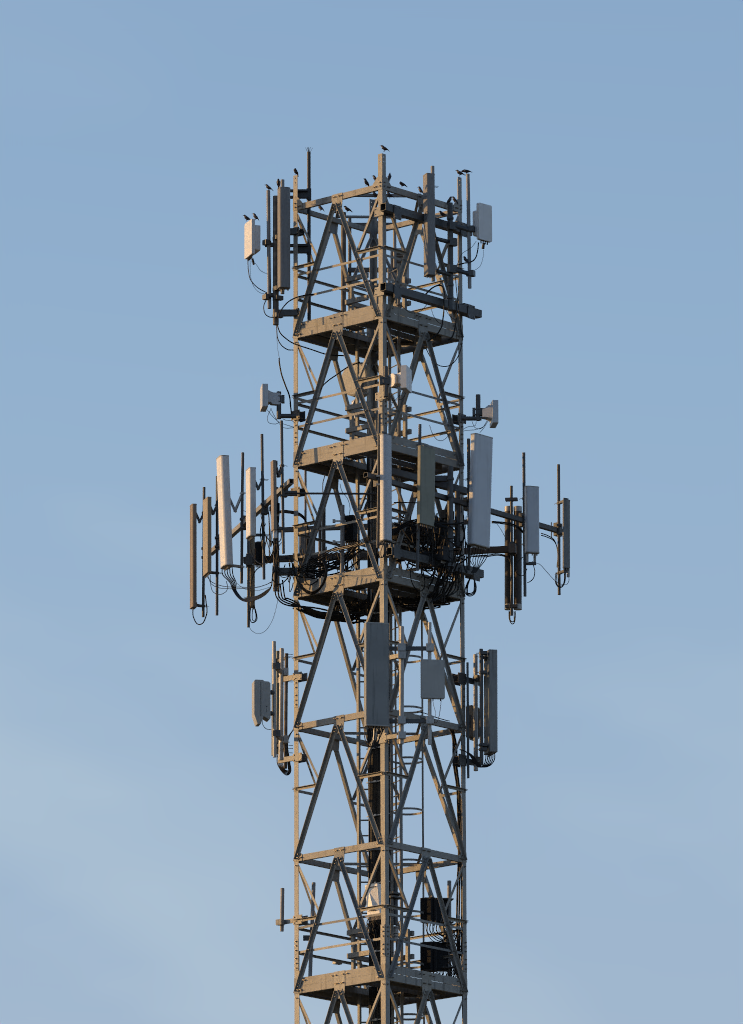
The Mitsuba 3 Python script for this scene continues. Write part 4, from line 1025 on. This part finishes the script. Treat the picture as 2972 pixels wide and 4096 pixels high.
# ring, left
cable('black loop under the narrow brown antenna farthest left', [(771, 2436), (773, 2465), (784, 2490), (797, 2498), (813, 2490), (825, 2462), (828, 2440), (825, 2415), (821, 2380)], PL(0.05), 2.4)
for i in range(5):
    x = 888 + i * 10
    cable(f'cable from the foot of the large tilted white antenna, number {["one", "two", "three", "four", "five"][i]} from the left', [(x, 2272 - i * 2), (x + 4, 2300), (x + 16 + (4 - i) * 4, 2330), (932 + i * 3, 2360), (955 + i * 3, 2392), (985, 2406 - i * 3), (1030, 2396 - i * 3), (1065, 2375 - i * 3), (1085, 2345), (1090, 2300), (1092, 2262)], PL(0.05 - 0.02 * i), 2.3)
cable('thin black cable from the tan antenna to the dark pole on the left', [(828, 2305), (850, 2330), (900, 2346), (960, 2348), (1020, 2350), (1060, 2340), (1085, 2328)], PL(0.05), 1.5)
cable('second thin cable from the tan antenna to the dark pole', [(834, 2306), (845, 2335), (880, 2352), (940, 2355), (1000, 2352), (1045, 2345), (1084, 2330)], PL(0.07), 1.4)
cable('cable looping below the tan antenna', [(842, 2300), (843, 2340), (853, 2368), (880, 2378), (905, 2365), (910, 2345), (905, 2325)], PL(0.1), 1.4)
cable('thin wire trailing low to the dark pole, left group', [(925, 2305), (950, 2335), (985, 2358), (1030, 2362), (1082, 2348)], PL(0.02), 0.9)
cable('black cable from the upright white antenna to the dark pole', [(1004, 2155), (1003, 2190), (1015, 2230), (1035, 2252), (1062, 2256), (1085, 2235), (1092, 2200)], PL(0.1), 1.9)
cable('black cable bending round the rear left pipe', [(1050, 2262), (1025, 2280), (1010, 2310), (1002, 2350), (1005, 2385), (1012, 2415)], PB(0.0), 2.2)
cable('hanging black cable loop at the foot of the rear left pipe', [(1003, 2430), (1000, 2460), (1003, 2485), (1015, 2490), (1027, 2478), (1026, 2455), (1017, 2425)], PB(0.1), 2.0)
cable('second hanging loop at the foot of the rear left pipe', [(1012, 2425), (1009, 2455), (1010, 2478), (1018, 2484), (1024, 2470), (1020, 2440), (1014, 2420)], PB(0.1), 1.8)
cable('thin wire swinging far below the rear left pipe', [(998, 2510), (1010, 2525), (1035, 2535), (1065, 2520), (1090, 2480), (1105, 2430), (1115, 2375)], -0.2, 0.9)
for i in range(4):
    cable(f'thick black cable from the dark pole to the third platform, {["outermost", "second", "third", "innermost"][i]}', [(1100 + 10 * i, 2362 - 14 * i), (1106 + 11 * i, 2388), (1128 + 8 * i, 2412 - 6 * i), (1165 + 6 * i, 2424 - 5 * i), (1230, 2432 + 4 * i), (1300, 2456 + 3 * i), (1370, 2462 + 5 * i)], -0.75 + 0.1 * i, 3.0)
for i in range(3):
    cable(f'black cable loop hanging in front of the third platform on the left, {["outer", "middle", "inner"][i]}', [(1140, 2225 + 4 * i), (1165, 2245), (1182, 2300), (1200, 2345 - 4 * i), (1240, 2377 - 5 * i), (1275, 2362 - 4 * i), (1302 - 3 * i, 2320), (1308 - 3 * i, 2275), (1295 - 3 * i, 2240)], FNL.plane(0.18 + 0.02 * i), 2.6)
for i in range(4):
    cable(f'cable lashed along the left guard rail of the ring bay, {["lowest", "second lowest", "second highest", "highest"][i]}', [(1170, 2300 - 6 * i), (1230, 2278 - 8 * i), (1290, 2240 - 8 * i), (1340, 2212 - 7 * i), (1400, 2196 - 6 * i), (1460, 2168 - 5 * i), (1480, 2160 - 5 * i)], FNL.plane(0.09 + 0.01 * i), 1.9)
for i in range(3):
    cable(f'thick black cable arching from the left boom into the ring bay, {["lowest", "middle", "highest"][i]}', [(1105, 2052 - 3 * i, -0.7), (1140, 2050 - 4 * i, -0.2), (1180, 2056 - 4 * i), (1205, 2066 - 4 * i), (1222, 2085 - 3 * i), (1230 + i, 2120), (1228 + i * 2, 2180), (1224 + 3 * i, 2240), (1215 + 8 * i, 2310)], 0.25, 2.8)
cable('thin wire with tags falling from the second platform, left bay', [(1360, 1935), (1368, 1965), (1390, 1995), (1400, 2030), (1397, 2062)], -0.6, 1.3)
cable('short black cable hanging under the second platform near the left leg', [(1300, 1900), (1292, 1930), (1291, 1960), (1294, 1985)], 0.2, 2.0)
# ring, right
for i in range(7):
    x = 1893 + i * 10
    cable(f'thin cable fanning down from the tilted white antenna on the right, {["first", "second", "third", "fourth", "fifth", "sixth", "last"][i]} from the left', [(x, 2183 + i * 2), (x - 2, 2205 + i * 2), (x - 12, 2240), (1895 + i * 4, 2268), (1885 + i * 3, 2290)], PR(0.15), 1.7)
for i in range(3):
    cable(f'black cable loop below the right leg end of the ring, {["largest", "middle", "smallest"][i]}', [(1886, 2300), (1866 + 3 * i, 2340), (1860 + 5 * i, 2368), (1876, 2384 - 5 * i), (1897 - 2 * i, 2376 - 4 * i), (1905 - 4 * i, 2350), (1897, 2315)], -0.35 - 0.03 * i, 2.2)
for i in range(2):
    cable(f'{["upper", "lower"][i]} black cable running from the tower to the rear right pipe', [(1880, 2219 + 6 * i), (1940, 2222 + 5 * i), (1985, 2216 + 5 * i), (2020, 2222 + 4 * i), (2040, 2240 + 4 * i), (2046, 2275), (2047, 2330), (2043, 2400), (2036, 2440)], PB(-0.05), 2.2)
    cable(f'{["outer", "inner"][i]} cable loop under the twin-column antenna', [(2036 + 3 * i, 2445), (2037 + 3 * i, 2475), (2046, 2494 - 8 * i), (2056, 2492 - 8 * i), (2061 - 4 * i, 2470), (2061 - 5 * i, 2445)], PB(0.2), 2.0)
    cable(f'{["upper", "lower"][i]} black cable along the right boom to the last pipe', [(2165, 2133 + 8 * i), (2190, 2142 + 7 * i), (2215, 2158 + 5 * i), (2228, 2190), (2231, 2230), (2228, 2270)], PR(-0.05), 2.0)
    cable(f'{["outer", "inner"][i]} loop below the slim grey antenna farthest right', [(2224 + 4 * i, 2290), (2221 + 4 * i, 2325), (2232, 2347 - 4 * i), (2248, 2348 - 5 * i), (2260 - 3 * i, 2325), (2262 - 4 * i, 2290)], PR(0.12), 1.9)
    cable(f'{["left", "right"][i]} black loop under the medium white antenna', ([(2092, 2228), (2068, 2250), (2062, 2280), (2075, 2300), (2095, 2300), (2108, 2275)], [(2110, 2330), (2122, 2325), (2135, 2310), (2139, 2285), (2134, 2262), (2130, 2245)])[i], PR(0.12), 1.8)
    cable(f'{["upper", "lower"][i]} thick cable along the underside of the right boom', [(1968, 2086 + 5 * i), (2000, 2088 + 5 * i), (2040, 2094 + 6 * i), (2070, 2106 + 6 * i), (2095, 2128 + 6 * i)], PR(-0.06), 2.6)
cable('thin wire between the last two antennas on the right', [(2140, 2254), (2160, 2258), (2185, 2285), (2215, 2318), (2240, 2335), (2265, 2338), (2275, 2325), (2276, 2310)], PR(0.15), 1.1)
cable('thin wire slanting from the right boom to the rear right pipe', [(1985, 2092), (2005, 2120), (2025, 2158)], PR(-0.1), 1.0)
cable('hanging black loop in front of the third platform on the right', [(1660, 2250), (1645, 2275), (1642, 2305), (1655, 2345), (1680, 2364), (1697, 2350), (1698, 2315), (1690, 2280), (1675, 2245)], FNR.plane(0.14), 2.2)
for i in range(6):
    cable(f'black cable sweeping down past the third platform on the right, {["first", "second", "third", "fourth", "fifth", "sixth"][i]} from the left', [(1775 + 12 * i, 2270 + 3 * i), (1778 + 11 * i, 2310), (1770 + 13 * i, 2350), (1750 + 14 * i, 2385 - 3 * i), (1722 + 14 * i, 2410 - 5 * i)], FNR.plane(0.12 + 0.015 * i), 2.6)
for i in range(3):
    cable(f'thick cable arching behind the silver antenna to the right, {["lowest", "middle", "highest"][i]}', [(1572, 2135 - 5 * i), (1600, 2118 - 7 * i), (1640, 2098 - 7 * i), (1690, 2092 - 6 * i), (1745, 2104 - 5 * i), (1790, 2112)], -1.75, 3.2)
cable('slim black conduit bent over the left of the silver antenna', [(1508, 2166), (1490, 2110), (1466, 2050), (1462, 2020), (1470, 2009), (1490, 2007), (1515, 2010)], -2.3, 2.2)
cable('horizontal black conduit behind the olive antenna', [(1575, 2010), (1620, 2010), (1670, 2011)], -1.9, 2.0)
for i in range(3):
    cable(f'cable loop under the silver antenna, {["left", "middle", "right"][i]}', [(1525 + 12 * i, 2165), (1510 + 14 * i, 2205), (1520 + 6 * i, 2228), (1536, 2226 - 3 * i), (1548, 2200), (1550, 2170)], PR(0.2), 1.6)
for i in range(3):
    cable(f'cable loop under the olive antenna, {["left", "middle", "right"][i]}', [(1683 + 14 * i, 2106), (1665 + 22 * i, 2128), (1652 + 24 * i, 2135), (1660 + 25 * i, 2150), (1690 + 14 * i, 2168 + 6 * i), (1716 + 6 * i, 2150), (1710 + 8 * i, 2118)], PR(0.02), 1.8)
# fourth bay and below
for i in range(6):
    cable(f'cable curling under the weathered antenna at the right leg, {["first", "second", "third", "fourth", "fifth", "sixth"][i]} from the left', [(1944 + 7 * i, 3018 - i), (1942 + 7 * i, 3040), (1934 + 5 * i, 3062), (1915 + 3 * i, 3068), (1898 + 3 * i, 3052), (1880 + 2 * i, 3022), (1858, 3004), (1838, 2998)], yr - 0.2, 2.2)
for i in range(7):
    cable(f'cable hanging under the broad weathered antenna, {["first", "second", "third", "fourth", "fifth", "sixth", "seventh"][i]} from the left', [(1462 + 11 * i, 2905), (1458 + 10 * i, 2945), (1468 + 7 * i, 2975 + 2 * i), (1482 + 3 * i, 2988), (1505 + i, 2972), (1522, 2945), (1530 + i, 2915)], y4 - 0.35, 1.9)
for i in range(5):
    cable(f'black cable looping under the left pipes of the fourth bay, {["outermost", "second", "middle", "fourth", "innermost"][i]}', [(1112 + 4 * i, 2935), (1120 + 4 * i, 2975), (1108 + 5 * i, 3040), (1120 + 4 * i, 3075), (1145 + 2 * i, 3100 - 4 * i), (1163 - 2 * i, 3085), (1158 - 2 * i, 3040), (1150, 2985), (1152 + i, 2950), (1172 + i, 2922 - 2 * i), (1190, 2905)], yl + 0.75 + 0.03 * i, 2.1)
cable('thin wire bowing from the grey antenna box with sloped foot', [(1048, 2876), (1052, 2900), (1065, 2915), (1085, 2919)], yl - 0.2, 1.4)
cable('red brown wire hanging from the square-cornered grey flat antenna', [(1765, 2800), (1762, 2830), (1755, 2870), (1745, 2890), (1730, 2890)], y4 - 0.1, 1.3, 'bird_leg')
cable('thin black wire hanging from the square-cornered grey flat antenna', [(1731, 2800), (1734, 2820), (1741, 2845), (1742, 2866)], y4 - 0.1, 1.0)
cable('cable lying along the right beam at the foot of the fourth bay', [(1668, 2848), (1700, 2853), (1740, 2868), (1780, 2880), (1798, 2884)], FNR.plane(-0.02), 1.8)
cable('thick black cable bundle beside the right leg, left strand', [(1802, 2915), (1812, 2960), (1814, 3050), (1828, 3150), (1832, 3260), (1835, 3400), (1830, 3540), (1828, 3700), (1835, 3900)], 0.15, 4.2)
cable('thick black cable bundle beside the right leg, middle strand', [(1808, 2915), (1818, 2970), (1822, 3060), (1835, 3160), (1838, 3280), (1840, 3420), (1838, 3560), (1836, 3720), (1842, 3900)], 0.2, 4.0)
cable('thick black cable bundle beside the right leg, right strand', [(1812, 2917), (1826, 2985), (1828, 3070), (1840, 3170), (1844, 3290), (1843, 3430), (1847, 3560), (1846, 3730), (1848, 3900)], 0.25, 3.4)
for i in range(7):
    a = 1703 + 9 * i
    cable(f'cable looping between the two black radio units, {["first", "second", "third", "fourth", "fifth", "sixth", "seventh"][i]} from the left', [(a, 3692), (a + 2 - (i * 5) % 7, 3720 + (i * 7) % 11), (a + 14 + (i * 11) % 9, 3748 - 3 * i + (i * 13) % 12), (a + 40 + (i * 5) % 13, 3768 - 4 * i), (1790, 3760 - 6 * i), (1820, 3750 - 5 * i)], 0.3 + 0.05 * i, 1.5 + 0.45 * (i % 3))
for i in range(6):
    a = 1703 + 16 * i
    cable(f'cable under the lower black radio unit, {["first", "second", "third", "fourth", "fifth", "sixth"][i]} from the left', [(a, 3888), (a + 6, 3908), (a + 18, 3918), (a + 30, 3905), (a + 40, 3892)], 0.3, 1.6)
# tangles too dense to follow
rng = random.Random(11)


def tangle(label, boxes, n, rpx):
    m = MB()
    for i in range(n):
        x0, y0, x1, y1, ya, yb = boxes[i % len(boxes)]
        a = (rng.uniform(x0, x1), rng.uniform(y0, (y0 + y1) / 2)); b = (rng.uniform(x0, x1), rng.uniform(y0, y1)); y = rng.uniform(ya, yb)
        k = rng.uniform(0.15, 0.9) * (y1 - y0)
        l = [a, (a[0] + rng.uniform(-10, 10), a[1] + 0.4 * k), ((a[0] + b[0]) / 2 + rng.uniform(-14, 14), min(max(a[1], b[1]) + 0.5 * k, y1 + 20)), (b[0] + rng.uniform(-14, 14), b[1] + 0.3 * k), b]
        m.tube(spline(pts(l, y), 10), rng.uniform(*rpx) * MPP, 6, False)
    solo('cable_tangle', m, 'black_rubber', label, 'cables', 60, kind='stuff')


tangle('dense tangle of black cables in the right half of the ring bay', [(1590, 2040, 1800, 2280, -1.6, -0.2), (1700, 2050, 1870, 2290, -1.2, 0.4), (1600, 2100, 1760, 2250, -0.8, 0.8)], 60, (1.6, 3.4))
tangle('tangle of black cables round the dark pole left of the left leg', [(1040, 2000, 1130, 2260, -1.2, 0.4), (1090, 2180, 1180, 2340, -0.7, 0.0)], 14, (1.4, 2.6))
tangle('tangle of black cables inside the left half of the ring bay', [(1190, 2180, 1330, 2330, -0.6, 0.8), (1330, 2170, 1430, 2310, -0.5, 0.8)], 26, (1.6, 3.2))
tangle('mass of black cables under the third platform', [(1330, 2395, 1480, 2470, -0.6, 0.6), (1530, 2380, 1800, 2430, -0.6, 0.6)], 60, (2.2, 3.4))
tangle('knot of cables beside the cable run in the lowest bay', [(1470, 3660, 1530, 3760, -0.7, 0.0)], 24, (1.4, 2.2))
tangle('knot of cables between the black radio units and the right leg', [(1780, 3690, 1850, 3790, 0.0, 0.5), (1790, 3840, 1850, 3930, 0.0, 0.5)], 26, (1.2, 2.2))



def sweeps(label, fr, to, sag, n, rpx, yr_):
    """A bundle of thick feeders sweeping from one area to another."""
    m = MB()
    for i in range(n):
        a = (rng.uniform(fr[0], fr[2]), rng.uniform(fr[1], fr[3])); b = (rng.uniform(to[0], to[2]), rng.uniform(to[1], to[3])); k = rng.uniform(*sag); y = rng.uniform(*yr_)
        l = [(a[0] + (b[0] - a[0]) * u + rng.uniform(-5, 5), a[1] + (b[1] - a[1]) * u + k * 4 * u * (1 - u) + rng.uniform(-4, 4), y + 0.25 * u) for u in (0, 0.2, 0.4, 0.6, 0.8, 1)]
        m.tube(spline(pts(l, y), 7), rng.uniform(*rpx) * MPP, 7, False)
        for u in (2, 4):
            if rng.random() < 0.5: c = pt(*l[u][:2], l[u][2]); m.ball(c, rng.uniform(3.2, 4.6) * MPP)
    solo('cable_bundle', m, 'black_rubber', label, 'cables', 60, kind='stuff')


sweeps('bundle of thick black feeders crossing behind the silver and olive antennas', (1570, 2085, 1640, 2190), (1740, 2080, 1860, 2200), (-30, 50), 17, (2.4, 3.8), (-1.5, -0.5))
sweeps('bundle of thick black feeders dropping over the third platform at the right', (1745, 2180, 1850, 2270), (1690, 2370, 1800, 2425), (-18, 30), 13, (2.4, 3.8), (-1.15, -0.75))
sweeps('bundle of thick black feeders crossing the back of the ring bay at the right', (1590, 2180, 1660, 2250), (1760, 2170, 1860, 2290), (-10, 45), 12, (2.6, 3.8), (-0.9, 0.2))
sweeps('bundle of thick black feeders crossing the left half of the ring bay', (1172, 2262, 1200, 2300), (1400, 2180, 1470, 2235), (5, 60), 9, (2.4, 3.6), (-0.6, 0.4))
sweeps('bundle of thick black feeders dropping along the dark pole at the left', (1096, 2040, 1114, 2062), (1095, 2330, 1120, 2372), (-8, 8), 9, (2.2, 3.4), (-0.8, -0.3))
sweeps('sagging black feeders gathered under the third platform at the left', (1160, 2415, 1240, 2440), (1400, 2440, 1490, 2480), (10, 35), 9, (2.6, 3.8), (-0.8, 0.2))
for lab, c_, h_ in (('left', (1592, 2222, -1.2), (0.10, 0.10, 0.12)), ('middle', (1700, 2232, -1.05), (0.16, 0.10, 0.11)), ('right', (1772, 2215, -1.15), (0.09, 0.09, 0.15)), ('upper', (1790, 2060, -0.85), (0.13, 0.08, 0.09))):
    hw = thing('splitter_box', f'small dark junction box among the ring bay cables, {lab} of four', 'junction box')
    m = MB(); po_ = sbox(-h_[0], -h_[1], h_[0], h_[1]).buffer(-0.015).buffer(0.015, 3); cc = pt(*c_[:2], c_[2]); m.prism(po_, cc - Zv * h_[2], cc + Zv * h_[2], E2, -E1); part(hw, 'housing', m, 'black_box', 30)
    m = MB(); m.box(cc + E1 * (h_[1] + 0.03), E2, E1, Zv, h_[0] * 0.7, 0.03, 0.025); part(hw, 'bracket', m, 'dark_steel')
    m = MB()
    for i in range(4): q = cc - Zv * h_[2] + E2 * h_[0] * (-0.6 + 0.4 * i); m.tube([q, q - Zv * 0.06], 0.013, 7)
    part(hw, 'connector', m, 'bolt_steel', 40)

# ------------------------------------------------------------------ the starlings


def sph(c, r, n=14): return m3.Manifold.sphere(r, n).translate([float(x) for x in c])


def hull(*s): return m3.Manifold.batch_hull(list(s))


def bird_mesh(pose):
    """x forwards, z up, feet at the origin; pose: (body pitch in degrees, head turn, head mode)."""
    pitch, turn, mode = pose
    a = math.radians(pitch); f = np.array([math.cos(a), 0, math.sin(a)]); u = np.array([-math.sin(a), 0, math.cos(a)])
    c = np.array([0.004, 0, 0.062])
    body = hull(sph(c + f * 0.026 + u * 0.002, 0.031), sph(c - f * 0.018, 0.0325), sph(c - f * 0.056 + u * 0.006, 0.014))
    neck0 = c + f * 0.036 + u * 0.012
    if mode == 'preen': hd = c + f * 0.035 + np.array([0.002, 0.022, 0.010])
    elif mode == 'low': hd = c + f * 0.075 - np.array([0, 0, 0.006])
    else: hd = c + f * 0.050 + np.array([0, 0, 0.026])
    h = math.radians(turn); bk = np.array([math.cos(h), math.sin(h), 0.05 if mode == 'up' else -0.12 if mode != 'preen' else -0.7]); bk = bk / np.linalg.norm(bk)
    if mode == 'sky': bk = np.array([0.45, 0, 0.9])
    neck = hull(sph(neck0, 0.026), sph(hd, 0.0185)); head = hull(sph(hd, 0.0185), sph(hd + bk * 0.010, 0.0145))
    beak = hull(sph(hd + bk * 0.020, 0.0065, 8), sph(hd + bk * 0.045, 0.0016, 6))
    tail = hull(*[sph(c - f * 0.060 + np.array([0, y, 0]) + u * 0.005, 0.006, 8) for y in (-0.011, 0.011)], *[sph(c - f * 0.120 + np.array([0, y, 0]) - u * 0.004, 0.003, 6) for y in (-0.013, 0.013)])
    wings = [hull(sph(c + f * 0.018 + np.array([0, s * 0.024, 0]) + u * 0.006, 0.016), sph(c - f * 0.040 + np.array([0, s * 0.022, 0]) + u * 0.010, 0.013), sph(c - f * 0.092 + np.array([0, s * 0.009, 0]) + u * 0.006, 0.004, 8)) for s in (-1, 1)]
    b = body + neck + head + beak + tail + wings[0] + wings[1]
    for s in (-1, 1): b += hull(sph(c - f * 0.004 + np.array([0, s * 0.013, 0]) - u * 0.022, 0.012, 10), sph([0.0, s * 0.012, 0.024], 0.005, 8))
    m = b.refine_to_length(0.009).to_mesh()
    t = trimesh.Trimesh(m.vert_properties[:, :3], m.tri_verts, process=True)
    trimesh.smoothing.filter_taubin(t, iterations=6)
    eyes = [hd + bk * 0.008 + np.cross([0, 0, 1], bk) * s * 0.0155 + np.array([0, 0, 0.004]) for s in (-1, 1)]
    return t, eyes


CACHE = {}
BODY = 1.0


def bird(label, px, py, pl, yaw, pose, size=1.0):
    """yaw: 0 faces right in the photograph, 180 left, 270 towards the camera."""
    if pose not in CACHE: CACHE[pose] = bird_mesh(pose)
    t, eyes = CACHE[pose]; P = pt(px, py, pl); a = math.radians(yaw); k = size * 1.06
    R = np.array([[math.cos(a), -math.sin(a), 0], [math.sin(a), math.cos(a), 0], [0, 0, 1]])
    th_ = thing('bird', label, 'bird')
    m = MB(); m.add((t.vertices * k) @ R.T + P, t.faces); part(th_, 'body', m, 'bird', True)
    for s in (-1, 1):
        m = MB(); y = s * 0.012
        for q in ([(0, y, 0.032), (0.004, y, 0.002)],): m.tube([P + R @ (np.array(x) * k) for x in q], 0.0024, 5)
        for dx, dy in ((0.018, 0.0), (0.014, 0.009), (0.014, -0.009), (-0.012, 0)): m.tube([P + R @ (np.array((0.004, y, 0.002)) * k), P + R @ (np.array((0.004 + dx, y + dy, 0.0)) * k)], 0.0016, 4)
        part(th_, 'leg', m, 'bird_leg')
    for e in eyes:
        m = MB(); m.ball(P + R @ (e * k), 0.0026); part(th_, 'eye', m, 'black_rubber', True)


yf = -0.42
bird('dark bird facing left on the outer edge of the upper left white box', 988, 884, -0.05, 185, (30, 0, 'up'))
bird('dark bird standing upright on the inner edge of the upper left white box', 1023, 879, yL + 0.02, 165, (48, 0, 'up'))
bird('dark bird facing left on top of the thin pipe at upper left', 1075, 762, yL - 0.02, 175, (35, 0, 'up'))
bird('dark bird on the left corner of the long grey panel antenna, upper left', 1114, 743, yL - 0.55, 265, (55, 0, 'low'))
bird('plump dark bird on top of the left leg, head tucked', 1183, 697, -0.1, 215, (55, 20, 'preen'))
bird('dark bird on the back left beam under the front beam, top bay', 1283, 843, 0.45, 150, (42, 0, 'up'))
bird('dark bird alone on the very top of the near leg', 1538, 606, -1.72, 172, (30, 0, 'up'), 1.05)
bird('dark bird on the left front top beam near the corner plate', 1466, 742, FNL.plane(-0.02), 215, (50, 0, 'up'))
bird('dark bird half hidden behind the corner plate of the near leg', 1503, 728, FNL.plane(-0.06), 180, (45, 0, 'up'))
bird('dark bird stretching its beak upward right of the near leg', 1558, 720, FNR.plane(-0.04), 75, (62, 0, 'sky'))
bird('plump dark bird preening on the right front top beam', 1609, 748, FNR.plane(-0.03), 195, (25, 30, 'preen'))
bird('dark bird on the inner brace left of the near leg, top bay', 1502, 790, -0.9, 165, (38, 0, 'up'))
bird('dark bird on the inner brace right of the near leg, top bay', 1560, 792, -0.9, 160, (35, 0, 'up'))
bird('dark bird partly hidden on the back beam between the left braces', 1390, 848, 1.1, 200, (25, 0, 'up'))
bird('dark bird low behind the left brace crossing on the back beam', 1350, 859, 0.85, 20, (25, 0, 'low'))
bird('dark bird on the right beam just left of the sunlit-edge antenna', 1683, 773, FNR.plane(-0.03), 160, (55, 0, 'up'))
bird('dark bird facing left on top of the right leg', 1840, 704, 0.08, 175, (25, 0, 'up'), 1.05)
bird('dark bird crouching on top of the thin pipe at upper right', 1866, 697, yB - 0.02, 178, (8, 0, 'low'))
bird('dark bird facing right on top of the thick right pole', 1797, 813, yB, 10, (52, 0, 'up'))
bird('small dark bird facing left beside the right corner plate', 1820, 812, FNR.plane(-0.03), 170, (48, 0, 'up'))
bird('dark bird in shade behind the thick right pole on the back beam', 1771, 868, 0.35, 200, (25, 0, 'up'))
bird('dark bird perched on the cable at upper right', 1864, 1051, yB - 0.05, 150, (48, 0, 'up'))
